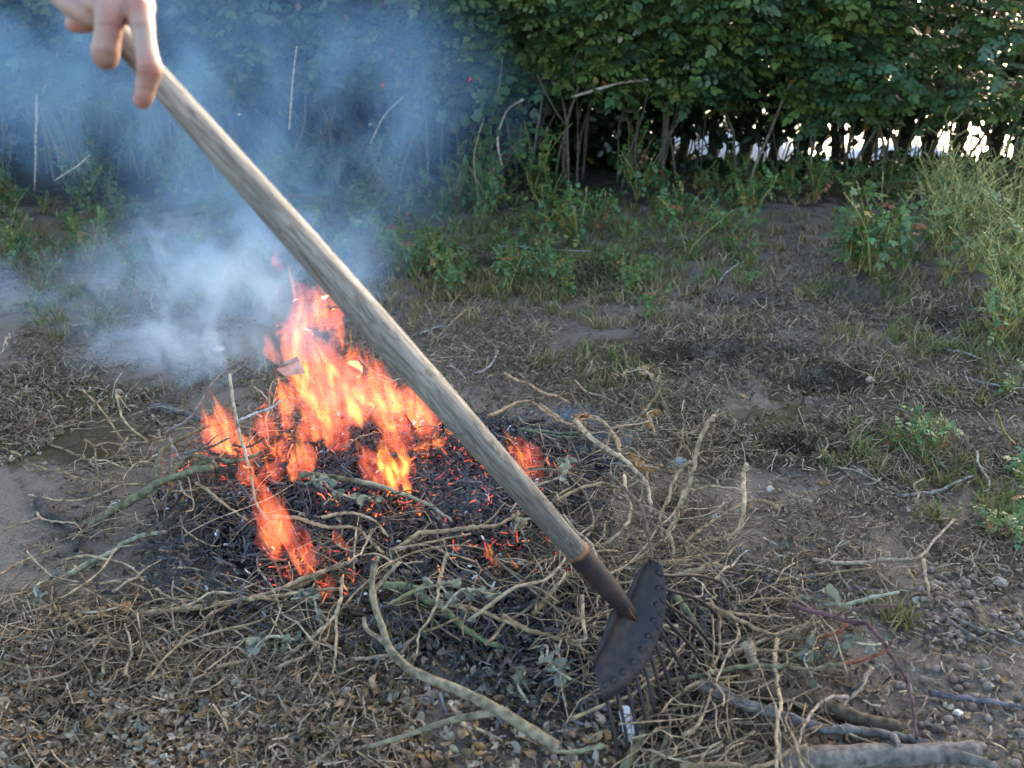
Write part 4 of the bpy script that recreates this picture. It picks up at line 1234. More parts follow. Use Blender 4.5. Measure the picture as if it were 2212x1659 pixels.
# the finest dry stems of the heap, too many to count
mb = MB()
for x0_, x1_, y0_, y1_, n, zz in [(160, 560, 900, 1150, 170, .04), (-60, 760, 1270, 1480, 420, .03), (600, 1300, 1100, 1360, 170, .06), (1120, 1560, 900, 1260, 300, .12), (1200, 1760, 1200, 1500, 330, .08), (1350, 1760, 1450, 1660, 130, .05)]:
    for _ in range(n):
        c = gpt(x0_ + (x1_ - x0_) * RS.rand(), y0_ + (y1_ - y0_) * RS.rand(), .008 + zz * RS.rand())
        ns = 6
        hd_ = RS.rand() * 6.28 + np.cumsum(RS.normal(size=ns) * .35)
        P = np.cumsum(np.stack([np.cos(hd_), np.sin(hd_), RS.normal(size=ns) * .3], 1) * (.06 + .16 * RS.rand()) / ns, 0)
        P = P - P.mean(0) + c
        P[:, 2] += max(0, .003 - (P[:, 2] - gh(P[:, 0], P[:, 1])).min())
        tube(mb, P, np.linspace(1, .5, ns) * (.0007 + .0011 * RS.rand()), np.array([(.23, .165, .10), (.31, .235, .15), (.16, .115, .07), (.09, .065, .042)][RS.randint(4)]) * (.7 + .5 * RS.rand()), 4)
tag(link('dry_stems', mb.mesh('dry_stems'), M_BARK), 'fine dry stems tangled all through the brush pile', 'stems', kind='stuff')

# silvery leaf sprigs in the pile
def sprig(px, py, z, sc, label, cols):
    p0 = gpt(px, py, z)
    r = empty('leaf_sprig', p0)
    tag(r, label, 'sprig')
    mb = MB()
    P = smooth_path([(0, 0, 0), (.02, .01, .015), (.05, -.005, .02), (.08, .01, .01)], 3) * sc
    tube(mb, P, .0022, (.3, .27, .2), 5)
    link('stem', mb.mesh('stem'), M_BARK, r)
    for k in range(9):
        lm = MB()
        lv, lf = LEAFS[RS.randint(10)]
        lm.add(lv, lf, np.asarray(cols) * (.8 + .4 * RS.rand()))
        o = link('leaf', lm.mesh('leaf'), M_DEAD, r)
        o.location = Vector(P[RS.randint(2, len(P))] + RS.normal(size=3) * .006)
        o.rotation_euler = (RS.normal() * .8, RS.normal() * .8, RS.rand() * 6.28)
        o.scale = [(.015 + .014 * RS.rand()) * sc] * 3
    r.rotation_euler = (0, 0, RS.rand() * 6.28)


SILV, ORNG = (.19, .20, .15), (.36, .20, .08)
for px, py, z, sc, lab, c in [(1010, 1320, .08, 1.2, 'silvery leaf sprig hanging left of the rake', SILV), (1080, 1285, .09, 1.3, 'grey green leaf sprig between handle and middle ash', SILV), (1150, 1400, .05, 1.3, 'drooping silvery leaves below the socket', SILV),
                              (1120, 1450, .03, 1, 'grey leaves lying on the ash left of the rake head', SILV), (700, 1090, .1, 1.2, 'grey green leaves on the branch before the middle flames', SILV), (740, 1070, .09, 1, 'second clump of grey leaves right of the low flame', SILV),
                              (720, 1350, .04, 1.2, 'silvery leaves at the right end of the front branch', SILV), (660, 1380, .03, 1.2, 'grey leaf heap below the front branch', SILV), (1230, 1050, .14, 1.1, 'grey dusty sprig right of the handle', (.3, .28, .2)),
                              (1250, 900, .12, 1.1, 'orange shrivelled leaves on the back branch', ORNG), (1405, 890, .10, 1.2, 'orange shrivelled leaves on the bending stalk', ORNG), (1430, 830, .18, 1.1, 'pale orange leaves at the top of the bending stalk', (.42, .30, .17)),
                              (1330, 1010, .12, 1.1, 'orange brown leaves in the right brush', ORNG), (350, 1080, .05, .9, 'brown dried leaf clump under the green branch', (.24, .14, .06)), (1110, 1150, .10, 1.0, 'tan leaf clump left of the handle', (.34, .24, .13)),
                              (1800, 1420, .06, 1.2, 'silvery sprig beside the red twig at right', SILV), (1740, 1400, .05, 1, 'grey sprig in the right pile', SILV), (1760, 1280, .05, 1.1, 'pale leaf sprig under the cut stick', (.3, .28, .18)), (140, 1360, .03, 1.2, 'brown leaf clump in the left brush', (.28, .18, .09)),
                              (110, 1250, .03, 1.0, 'grey leaves at the left edge brush', SILV)]:
    sprig(px, py, z, sc, lab, c)

# ------------------------------------------------------------------ burnt heap, embers, fire
mb = MB()
n = 6500
a, rr = RS.rand(n) * 6.28, RS.rand(n) ** .6 * 1.12
x, y = PILE[0] + np.cos(a) * rr * PILE_R[0], PILE[1] + np.sin(a) * rr * PILE_R[1]
bits(n, x, y, .008, .05, .0018, np.array([(.012, .012, .014), (.02, .02, .022), (.03, .028, .03), (.008, .008, .009), (.05, .05, .055)]), .045, .5)
n = 380
a, rr = RS.rand(n) * 6.28, np.sqrt(RS.rand(n)) * 1.05
x, y = PILE[0] + np.cos(a) * rr * PILE_R[0], PILE[1] + np.sin(a) * rr * PILE_R[1]
bits(n, x, y, .005, .016, .0022, np.array([(.30, .30, .32), (.42, .42, .44), (.16, .16, .18)]), .05, .7)
for cx, cy, sx_, sy_, n in [(1230, 1390, .14, .10, 3200), (1190, 970, .12, .12, 900), (1600, 1270, .08, .05, 500), (1420, 1400, .12, .07, 1500)]:
    c = gpt(cx, cy)
    bits(n, c[0] + RS.normal(size=n) * sx_, c[1] + RS.normal(size=n) * sy_, .006, .035, .0018, np.array([(.012, .012, .014), (.02, .02, .022), (.03, .028, .03), (.10, .10, .11)]), .03, .5)
tag(link('charred_twigs', mb.mesh('charred_twigs'), M_CHAR), 'black charred twigs and ash under the fire', 'char', kind='stuff')

fire = empty('bonfire', PILE)
tag(fire, 'brush bonfire with orange flames and glowing embers', 'fire')
F0 = np.array(PILE)
mb_keep = mb
mb = MB()
EMB = np.array([(1.0, .10, .035), (1.0, .14, .04), (.8, .05, .05), (1.0, .3, .06)])
for cx, cy, sx_, sy_, n in [(480, 985, .07, .05, 150), (580, 1010, .08, .05, 170), (860, 1060, .08, .04, 160), (1000, 1000, .09, .06, 130), (1110, 1020, .06, .05, 110), (1060, 1190, .06, .035, 90),
                            (680, 1235, .06, .04, 130), (720, 1275, .03, .02, 40), (930, 955, .07, .04, 100), (600, 890, .05, .03, 50)]:
    c = gpt(cx, cy, .03)
    n = int(n * .6); bits(n, c[0] + RS.normal(size=n) * sx_, c[1] + RS.normal(size=n) * sy_, .006, .034, .0012, EMB, .06, .7, .5)
for V in mb.V: V -= F0.astype(np.float32)
e_ = link('ember', mb.mesh('ember'), M_EMBER, fire)
e_['kind'] = 'stuff'


def flame_material(name, s_, thr, width, cool, hot):
    m = bpy.data.materials.new(name)
    m.use_nodes = True
    t = m.node_tree
    t.nodes.clear()
    out = N(t, 'ShaderNodeOutputMaterial')
    tc = N(t, 'ShaderNodeTexCoord')
    mp = N(t, 'ShaderNodeMapping')
    mp.inputs['Scale'].default_value = (1, 1, .22)
    mp.inputs['Rotation'].default_value = (0, math.radians(-14), 0)
    t.links.new(tc.outputs['Object'], mp.inputs[0])
    n1 = N(t, 'ShaderNodeTexNoise', Scale=32.0, Detail=2.2, Roughness=.5, Distortion=.8)
    t.links.new(mp.outputs[0], n1.inputs[0])
    mr = N(t, 'ShaderNodeMapRange', interpolation_type='SMOOTHSTEP')
    for i, v in enumerate((thr, thr + width, 0.0, 1.0)):
        mr.inputs[i + 1].default_value = v
    t.links.new(n1.outputs[0], mr.inputs[0])
    pw = N(t, 'ShaderNodeMath', operation='MULTIPLY')
    pw.inputs[1].default_value = s_
    t.links.new(mr.outputs[0], pw.inputs[0])
    cr = N(t, 'ShaderNodeValToRGB')
    cr.color_ramp.elements[0].color, cr.color_ramp.elements[1].color = cool + (1,), hot + (1,)
    cr.color_ramp.elements[0].position, cr.color_ramp.elements[1].position = .3, 1.0
    t.links.new(mr.outputs[0], cr.inputs[0])
    em = N(t, 'ShaderNodeEmission')
    t.links.new(cr.outputs[0], em.inputs[0]); t.links.new(pw.outputs[0], em.inputs[1])
    t.links.new(em.outputs[0], out.inputs['Volume'])
    m.cycles.volume_step_rate = .16
    return m


M_FV = flame_material('flame_veil', 2.7, .34, .30, (1.0, .12, .06), (1.0, .17, .07))
M_FS = flame_material('small_flame', 2.6, .25, .34, (1.0, .12, .05), (1.0, .18, .06))
M_FL = flame_material('flame_tongue', 6.0, .35, .26, (1.0, .125, .035), (1.0, .30, .045))
M_FH = flame_material('hot_flame', 17.0, .34, .26, (1.0, .16, .03), (1.0, .42, .06))


def flame_body(PR, mat):
    RR = np.maximum(PR[:, 3], .0010)
    n = len(RR)
    wob = np.cumsum(RS.normal(size=(n, 3)) * .0016, 0)
    mb = MB()
    tube(mb, PR[:, :3] + wob - F0, RR * (1 + .25 * (RS.rand(n) - .5)), (1, .3, .05), 9)
    return link('flame', mb.mesh('flame'), mat, fire)


def flame(crop, pts, hot=False, dy=0.0):
    """one flame: a faint veil along its axis (x, y, half width from base to tip) and thinner, brighter tongues licking up through it"""
    s, ox, oy = CROPS[crop]
    b0 = (pts[0][0] * s + ox, pts[0][1] * s + oy)
    gy_ = gpt(b0[0], min(b0[1], 1300), .05)[1]
    gy_ = min(max(gy_, PILE[1] - .40), PILE[1] + .32) + dy
    P, Rr = [], []
    for x_, y_, w in pts:
        p = on_plane_y(x_ * s + ox, y_ * s + oy, gy_)
        dep = p[1] * math.cos(PITCH) + (CAM_H - p[2]) * math.sin(PITCH)
        P.append(p); Rr.append(w * s * dep / FPX)
    PR = smooth_path(np.column_stack([np.array(P), Rr]), 6)
    n = len(PR)
    t_ = np.linspace(0, 1, n)
    veil = PR.copy()
    veil[:, 3] *= np.clip(t_ * 5 + .25, 0, 1) * (1.6 if not hot else 1.0)
    wmax = max(p[2] for p in pts) * s
    if wmax < 12 and not hot:
        flame_body(veil, M_FS)
        return
    flame_body(veil, M_FV if not hot else M_FL)
    k = 2 + int(wmax / 8) if not hot else 1 + int(wmax / 12)
    k = min(k, 6)
    for j in range(k):
        i0 = int(n * (0 if j == 0 else .45 * RS.rand()))
        i1 = min(n, max(i0 + 6, int(n * (.55 + .45 * RS.rand()))))
        T = PR[i0:i1].copy()
        if len(T) < 5: continue
        q = np.linspace(0, 1, len(T))
        lat = (RS.rand() * 2 - 1) * .75 if k > 1 else 0
        T[:, 0] += lat * T[:, 3] + np.sin(q * 5 + RS.rand() * 6) * T[:, 3] * .25
        T[:, 1] += (RS.rand() - .5) * T[:, 3]
        lick = RS.rand() * .05 * q ** 2
        T[:, 2] += lick
        T[:, 0] -= lick * .4
        T[:, 3] = np.maximum(T[:, 3].mean() * .5, T[:, 3] * .36) * np.clip(q * 5 + .15, 0, 1) * (1 - q) ** .55
        flame_body(T, M_FH if hot else M_FL)


FL = [('a', [(1970, 1400, 20), (1910, 1250, 30), (1850, 1120, 32), (1760, 980, 28), (1680, 850, 18), (1610, 720, 4)], 0), ('a', [(1780, 1180, 24), (1730, 1040, 40), (1660, 900, 34), (1640, 780, 26), (1660, 640, 4)], 0), ('a', [(2010, 1400, 14), (1960, 1260, 24), (1900, 1120, 22), (1850, 960, 4)], 1),
      ('h', [(560, 1490, 50), (565, 1380, 40), (540, 1290, 4)], 0), ('h', [(690, 1310, 60), (700, 1210, 46), (740, 1110, 4)], 0), ('h', [(1000, 1340, 70), (975, 1240, 60), (925, 1140, 4)], 0),
      ('h', [(840, 1170, 50), (810, 1060, 46), (760, 930, 4)], 0), ('h', [(1120, 1400, 50), (1140, 1300, 60), (1090, 1210, 4)], 0), ('h', [(1740, 1330, 60), (1700, 1220, 60), (1640, 1100, 4)], 0), ('h', [(470, 1440, 30), (430, 1370, 34), (400, 1300, 4)], 1),
      ('h', [(1080, 1200, 60), (960, 1000, 85), (900, 850, 78), (885, 700, 66), (920, 560, 62), (950, 440, 55), (890, 340, 34), (835, 260, 4)], 0),
      ('h', [(1030, 660, 20), (1050, 580, 55), (1070, 500, 72), (1085, 430, 52), (1030, 375, 20), (1000, 350, 3)], 0),
      ('h', [(1100, 850, 20), (1140, 760, 36), (1150, 680, 34), (1120, 600, 36), (1080, 540, 20)], 0),
      ('h', [(795, 720, 5), (785, 660, 26), (760, 600, 28), (738, 545, 3)], 0),
      ('h', [(770, 860, 14), (720, 780, 28), (700, 710, 20), (690, 640, 4)], 0),
      ('h', [(788, 280, 3), (786, 235, 13), (774, 175, 16), (778, 95, 2)], 0),
      ('h', [(778, 425, 3), (768, 380, 17), (752, 340, 13), (742, 300, 2)], 0),
      ('h', [(1300, 1260, 60), (1180, 1080, 95), (1090, 930, 85), (1020, 800, 52), (990, 690, 4)], 0),
      ('h', [(1230, 960, 40), (1210, 880, 60), (1260, 790, 34), (1288, 700, 3)], 0),
      ('h', [(1430, 1200, 60), (1400, 1040, 85), (1370, 920, 66), (1340, 830, 30), (1325, 765, 3)], 0),
      ('h', [(1720, 1290, 60), (1650, 1140, 80), (1590, 1060, 48), (1555, 960, 4)], 0),
      ('h', [(1580, 1290, 70), (1510, 1160, 100), (1480, 1050, 66), (1430, 950, 4)], 0),
      ('h', [(1160, 1290, 60), (1040, 1160, 85), (930, 1060, 50), (880, 960, 4)], 0),
      ('h', [(1560, 1150, 50), (1450, 1120, 90), (1330, 1060, 80), (1240, 1000, 50), (1170, 930, 5)], 0),
      ('h', [(1300, 1250, 50), (1240, 1150, 90), (1180, 1060, 80), (1120, 1000, 30), (1100, 940, 4)], 0),
      ('h', [(990, 1100, 30), (950, 1000, 40), (930, 850, 28), (925, 730, 16), (920, 640, 3)], 1),
      ('h', [(1110, 1240, 24), (1040, 1120, 42), (960, 1060, 26), (900, 960, 3)], 1),
      ('h', [(1200, 940, 16), (1120, 910, 34), (1060, 820, 24), (1030, 740, 3)], 1),
      ('h', [(1390, 1220, 10), (1340, 1200, 16), (1290, 1190, 12), (1260, 1170, 3)], 1),
      ('h', [(400, 1420, 50), (400, 1280, 74), (395, 1170, 38), (370, 1080, 3)], 0),
      ('h', [(340, 1350, 40), (320, 1240, 30), (298, 1120, 3)], 0), ('h', [(450, 1330, 40), (470, 1220, 30), (485, 1120, 3)], 0),
      ('h', [(210, 1420, 12), (300, 1390, 26), (400, 1340, 26), (440, 1260, 4)], 1), ('h', [(440, 1290, 20), (400, 1230, 26), (380, 1150, 4)], 1),
      ('h', [(620, 1460, 40), (630, 1380, 46), (615, 1310, 22), (610, 1270, 3)], 1), ('h', [(500, 1400, 24), (520, 1340, 34), (500, 1280, 18), (490, 1240, 3)], 1),
      ('h', [(690, 1420, 30), (670, 1330, 40), (690, 1260, 20), (700, 1210, 3)], 0),
      ('h', [(850, 1610, 40), (850, 1520, 40), (870, 1430, 26), (880, 1350, 3)], 1), ('h', [(900, 1600, 40), (930, 1480, 56), (930, 1370, 30), (915, 1290, 3)], 0),
      ('h', [(740, 1255, 8), (780, 1300, 24), (860, 1320, 22), (930, 1320, 16), (985, 1330, 3)], 1),
      ('h', [(810, 1270, 40), (800, 1170, 34), (790, 1050, 3)], 0), ('h', [(780, 1480, 40), (760, 1400, 40), (800, 1350, 20), (820, 1300, 3)], 0),
      ('h', [(1560, 1680, 90), (1490, 1520, 80), (1440, 1420, 42), (1410, 1310, 4)], 1), ('h', [(1600, 1640, 60), (1570, 1500, 56), (1530, 1410, 34), (1500, 1330, 4)], 1),
      ('h', [(1420, 1640, 50), (1370, 1510, 66), (1330, 1440, 36), (1310, 1370, 4)], 0), ('h', [(1600, 1430, 50), (1520, 1300, 66), (1460, 1220, 30), (1440, 1150, 4)], 0),
      ('h', [(1620, 1400, 20), (1720, 1385, 34), (1820, 1360, 30), (1880, 1310, 4)], 1), ('h', [(1700, 1460, 30), (1660, 1420, 34), (1630, 1380, 5)], 0),
      ('h', [(640, 1640, 40), (600, 1560, 50), (580, 1500, 24), (560, 1440, 4)], 0), ('h', [(760, 1600, 40), (730, 1520, 40), (740, 1450, 4)], 0),
      ('a', [(1970, 1390, 34), (1930, 1260, 48), (1880, 1130, 42), (1840, 980, 22), (1815, 870, 3)], 0), ('a', [(1985, 1390, 16), (1950, 1290, 26), (1905, 1180, 22), (1880, 1080, 3)], 1),
      ('a', [(1800, 1290, 26), (1740, 1180, 52), (1670, 1080, 38), (1610, 980, 3)], 0), ('a', [(1880, 1425, 14), (1855, 1360, 20), (1850, 1290, 3)], 1),
      ('a', [(1830, 1180, 40), (1770, 1080, 50), (1700, 920, 30), (1650, 800, 4)], 0),
      ('c', [(240, 350, 24), (210, 270, 44), (160, 210, 30), (115, 160, 4)], 0), ('c', [(200, 300, 14), (190, 250, 20), (160, 210, 4)], 1), ('c', [(285, 370, 16), (260, 330, 20), (270, 290, 4)], 0),
      ('b', [(1215, 450, 14), (1190, 410, 20), (1160, 375, 3)], 1), ('b', [(1280, 495, 20), (1250, 480, 12), (1230, 465, 3)], 1), ('b', [(1360, 500, 14), (1340, 480, 10), (1330, 465, 3)], 1),
      ('b', [(395, 435, 10), (355, 385, 18), (310, 330, 3)], 0), ('b', [(810, 205, 14), (790, 170, 18), (765, 130, 3)], 1), ('b', [(250, 640, 30), (280, 590, 24), (290, 540, 4)], 0)]
for c_, pts, hot in FL:
    if c_ == 'a': pts = [(p[0], p[1], p[2] * 1.12) for p in pts]
    flame(c_, pts, bool(hot))


# ------------------------------------------------------------------ smoke
def smoke(name, label, centre, radii, dens, colour, scale, thr, stretch=(1, 1, 1), rot=0.0, aniso=0.0):
    b1 = MB()
    tp = np.linspace(0, math.pi, 14)
    tube(b1, np.stack([0 * tp, 0 * tp, -np.cos(tp)], 1), np.maximum(np.sin(tp), .02), (1, 1, 1), 20)
    o = link(name, b1.mesh(name), None)
    o.location, o.scale = centre, radii
    o.rotation_euler = (0, rot, 0)
    m = bpy.data.materials.new(name)
    m.use_nodes = True
    t = m.node_tree
    t.nodes.clear()
    out = N(t, 'ShaderNodeOutputMaterial')
    tc = N(t, 'ShaderNodeTexCoord')
    ln = N(t, 'ShaderNodeVectorMath', operation='LENGTH')
    t.links.new(tc.outputs['Object'], ln.inputs[0])
    fall = N(t, 'ShaderNodeMapRange', interpolation_type='SMOOTHSTEP')
    for i, v in enumerate((.35, .98, 1.0, 0.0)):
        fall.inputs[i + 1].default_value = v
    t.links.new(ln.outputs['Value'], fall.inputs[0])
    mp = N(t, 'ShaderNodeMapping')
    mp.inputs['Scale'].default_value = tuple(r_ * s for r_, s in zip(radii, stretch))
    t.links.new(tc.outputs['Object'], mp.inputs[0])
    n1 = N(t, 'ShaderNodeTexNoise', Scale=scale, Detail=5.0, Roughness=.6, Distortion=.8)
    t.links.new(mp.outputs[0], n1.inputs[0])
    mr = N(t, 'ShaderNodeMapRange', interpolation_type='SMOOTHSTEP')
    for i, v in enumerate((thr, thr + .27, .05, 1.0)):
        mr.inputs[i + 1].default_value = v
    t.links.new(n1.outputs[0], mr.inputs[0])
    ml = N(t, 'ShaderNodeMath', operation='MULTIPLY')
    t.links.new(mr.outputs[0], ml.inputs[0]); t.links.new(fall.outputs[0], ml.inputs[1])
    m2 = N(t, 'ShaderNodeMath', operation='MULTIPLY')
    m2.inputs[1].default_value = dens
    t.links.new(ml.outputs[0], m2.inputs[0])
    sc_ = N(t, 'ShaderNodeVolumeScatter')
    sc_.inputs['Color'].default_value = colour + (1,)
    sc_.inputs['Anisotropy'].default_value = aniso
    t.links.new(m2.outputs[0], sc_.inputs['Density'])
    t.links.new(sc_.outputs[0], out.inputs['Volume'])
    m.cycles.volume_step_rate = .6
    o.data.materials.clear()
    o.data.materials.append(m)
    tag(o, label, 'smoke', kind='stuff')
    return o


BLUE = (.35, .61, 1.0)
smoke('smoke', 'blue smoke veil hanging before the hedge', on_plane_y(560, 260, 3.85), (1.3, .5, .80), 2.5, BLUE, 2.4, .41, (1, 1, .7))
smoke('smoke', 'blue smoke veil at the upper left behind the hand', on_plane_y(150, 130, 3.9), (1.0, .45, .62), 1.8, BLUE, 2.4, .40)
smoke('smoke', 'pale smoke wisps drifting left from the fire', on_plane_y(440, 715, 2.45), (.46, .24, .46), 16.0, (.58, .77, 1.0), 6.0, .475, (1, 1, .8), -.5)
smoke('smoke', 'pale smoke low between wisps and flames', on_plane_y(560, 590, 2.9), (.60, .4, .44), 6.0, (.40, .66, 1.0), 4.5, .46)
smoke('smoke', 'thin blue smoke right of the rake handle', on_plane_y(1230, 985, 1.95), (.26, .24, .11), 11.0, (.35, .60, 1.0), 11.0, .46)
smoke('smoke', 'thin smoke over the ash in the middle', on_plane_y(880, 1110, 1.62), (.32, .18, .11), 8.0, (.5, .70, 1.0), 11.0, .46)

smoke('smoke', 'thin blue smoke trailing over the ash left of the rake head', on_plane_y(1080, 1290, 1.45), (.20, .12, .08), 9.0, (.35, .60, 1.0), 12.0, .46)
smoke('smoke', 'faint smoke lying over the far left ground', on_plane_y(90, 620, 2.9), (.5, .35, .16), 1.3, (.5, .7, 1.0), 5.0, .42)

# ------------------------------------------------------------------ rake
def frame_z(p, q):
    z = Vector(q - p).normalized()
    x = z.cross(Vector((0, 0, 1))).normalized()
    y = z.cross(x)
    return Matrix(((x.x, y.x, z.x, p[0]), (x.y, y.y, z.y, p[1]), (x.z, y.z, z.z, p[2]), (0, 0, 0, 1)))


m, t, b = new_mat('weathered_wood')
tc = N(t, 'ShaderNodeTexCoord')
def wn(sc, st, det=5, dist=0.0):
    mp = N(t, 'ShaderNodeMapping'); mp.inputs['Scale'].default_value = st
    n_ = N(t, 'ShaderNodeTexNoise', Scale=sc, Detail=float(det), Distortion=dist)
    t.links.new(tc.outputs['Object'], mp.inputs[0]); t.links.new(mp.outputs[0], n_.inputs[0])
    return n_.outputs[0]
fine = wn(520, (1, 1, .035))
big = wn(40, (1, 1, .13), 3, 1.8)
blot = wn(14, (1, 1, .5))
cr = N(t, 'ShaderNodeValToRGB')
cr.color_ramp.elements[0].position, cr.color_ramp.elements[1].position = .33, .62
cr.color_ramp.elements[0].color, cr.color_ramp.elements[1].color = (.23, .215, .20, 1), (.41, .375, .335, 1)
t.links.new(blot, cr.inputs[0])
wv = N(t, 'ShaderNodeMath', operation='SINE')
sc_ = N(t, 'ShaderNodeMath', operation='MULTIPLY'); sc_.inputs[1].default_value = 46
t.links.new(big, sc_.inputs[0]); t.links.new(sc_.outputs[0], wv.inputs[0])
gm = N(t, 'ShaderNodeMapRange', interpolation_type='SMOOTHSTEP')
for i, v in enumerate((.30, .95, 0.0, .66)): gm.inputs[i + 1].default_value = v
t.links.new(wv.outputs[0], gm.inputs[0])
mx = N(t, 'ShaderNodeMix', data_type='RGBA')
t.links.new(gm.outputs[0], mx.inputs[0]); t.links.new(cr.outputs[0], mx.inputs[6]); mx.inputs[7].default_value = (.12, .105, .09, 1)
fm = N(t, 'ShaderNodeMapRange')
for i, v in enumerate((.36, .62, .55, 1.12)): fm.inputs[i + 1].default_value = v
t.links.new(fine, fm.inputs[0])
m3 = N(t, 'ShaderNodeMix', data_type='RGBA', blend_type='MULTIPLY'); m3.inputs[0].default_value = 1
t.links.new(mx.outputs[2], m3.inputs[6]); t.links.new(fm.outputs[0], m3.inputs[7])
at = N(t, 'ShaderNodeAttribute', attribute_name='tint')
m4 = N(t, 'ShaderNodeMix', data_type='RGBA', blend_type='MULTIPLY'); m4.inputs[0].default_value = 1
t.links.new(m3.outputs[2], m4.inputs[6]); t.links.new(at.outputs[0], m4.inputs[7])
t.links.new(m4.outputs[2], b.inputs['Base Color'])
b.inputs['Roughness'].default_value = .8
bp = N(t, 'ShaderNodeBump', Strength=.45, Distance=.002)
t.links.new(fine, bp.inputs['Height']); t.links.new(bp.outputs[0], b.inputs['Normal'])
M_WOOD = m

m, t, b = new_mat('rusty_iron')
tc = N(t, 'ShaderNodeTexCoord')
n1 = N(t, 'ShaderNodeTexNoise', Scale=55.0, Detail=6.0); n2 = N(t, 'ShaderNodeTexNoise', Scale=420.0, Detail=3.0)
for n_ in (n1, n2): t.links.new(tc.outputs['Object'], n_.inputs[0])
cr = N(t, 'ShaderNodeValToRGB')
cr.color_ramp.elements[0].position, cr.color_ramp.elements[1].position = .42, .74
cr.color_ramp.elements[0].color, cr.color_ramp.elements[1].color = (.016, .014, .018, 1), (.052, .031, .026, 1)
t.links.new(n1.outputs[0], cr.inputs[0])
at = N(t, 'ShaderNodeAttribute', attribute_name='tint')
m4 = N(t, 'ShaderNodeMix', data_type='RGBA', blend_type='MULTIPLY'); m4.inputs[0].default_value = 1
t.links.new(cr.outputs[0], m4.inputs[6]); t.links.new(at.outputs[0], m4.inputs[7])
t.links.new(m4.outputs[2], b.inputs['Base Color'])
b.inputs['Roughness'].default_value = .55
b.inputs['Metallic'].default_value = .25
bp = N(t, 'ShaderNodeBump', Strength=.35, Distance=.0015)
t.links.new(n2.outputs[0], bp.inputs['Height']); t.links.new(bp.outputs[0], b.inputs['Normal'])
M_IRON = m

h0, h1 = at_depth(225, 40, .80), at_depth(1247, 1192, 1.30)
s1 = at_depth(1372, 1338, 1.365)
rake = empty('garden_rake', h1)
tag(rake, 'old garden rake with grey wooden handle and rusty riveted head', 'rake')
RK = np.array(h1)
L = np.linalg.norm(h1 - h0)
mb = MB()
zs = np.linspace(0, L, 60)
s = zs / L
rad = np.interp(s, [0, .12, .30, .45, .6, .8, 1], [.0108, .0135, .0170, .0186, .0190, .0180, .0163])
shade = np.interp(s, [0, .5, .75, 1], [.92, .78, .54, .38])      # soot towards the iron
tube(mb, np.stack([0 * zs, 0 * zs, zs], 1), rad, np.stack([shade, shade, shade], 1), 24)
hd = link('handle', mb.mesh('handle'), M_WOOD)
hd.matrix_world = frame_z(h0, h1)
hd.parent = rake
hd.matrix_parent_inverse = Matrix.Translation(rake.location).inverted()

mb = MB()
L2_ = np.linalg.norm(s1 - h1)
zs = np.array([-.006, -.002, 0, .004, .03, .06, .09, L2_ * .9, L2_])
P = h1[None] + (s1 - h1)[None] * (zs / L2_)[:, None] - RK
rd = np.array([.0178, .0186, .0187, .0182, .0176, .0172, .0165, .011, .004])
cc = np.ones((9, 3)); cc[:3] = (5.5, 3.6, 1.6)
tube(mb, P, rd, cc, 20)
link('socket', mb.mesh('socket'), M_IRON, rake)

# head plate: back edge, fold, front edge
A = [(1398, 1206, 1.372), (1372, 1245, 1.366), (1352, 1286, 1.362), (1322, 1318, 1.352), (1304, 1365, 1.345), (1287, 1410, 1.338), (1282, 1440, 1.334)]
Bq = [(1412, 1210, 1.385), (1405, 1265, 1.383), (1396, 1320, 1.380), (1375, 1375, 1.372), (1345, 1418, 1.360), (1312, 1446, 1.348), (1288, 1458, 1.340)]
Cq = [(1430, 1222, 1.376), (1440, 1282, 1.374), (1433, 1345, 1.370), (1414, 1402, 1.362), (1386, 1450, 1.350), (1347, 1490, 1.338), (1303, 1519, 1.328)]
rows = []
a_, b_, c_ = [smooth_path([at_depth(*p) for p in R_], 4) for R_ in (A, Bq, Cq)]
mid1 = a_ * .5 + b_ * .5 + np.array([0, .012, -.007])
mid2 = b_ * .55 + c_ * .45 + np.array([0, -.003, .002])
rows = np.stack([a_, a_ * .75 + b_ * .25 + np.array([0, .003, -.003]), mid1, a_ * .2 + b_ * .8 + np.array([0, .003, -.002]), b_, mid2, c_], 0)
nr, nc_ = rows.shape[:2]
V = rows.reshape(-1, 3) - RK
nrm = np.array([-.25, -.75, .55]); nrm /= np.linalg.norm(nrm)
Vb = V - nrm * .0035
F = [[i * nc_ + j, (i + 1) * nc_ + j, (i + 1) * nc_ + j + 1, i * nc_ + j + 1] for i in range(nr - 1) for j in range(nc_ - 1)]
F = np.array(F)
off = nr * nc_
Fb = F[:, ::-1] + off
edge = [i for i in range(nc_)] + [i * nc_ + nc_ - 1 for i in range(1, nr)] + [(nr - 1) * nc_ + i for i in range(nc_ - 2, -1, -1)] + [i * nc_ for i in range(nr - 2, 0, -1)]
Fe = np.array([[edge[k], edge[(k + 1) % len(edge)], edge[(k + 1) % len(edge)] + off, edge[k] + off] for k in range(len(edge))])
mb = MB()
mb.add(np.vstack([V, Vb]), [F, Fb, Fe], (1, 1, 1))
plate = link('head_plate', mb.mesh('head_plate'), M_IRON, rake)
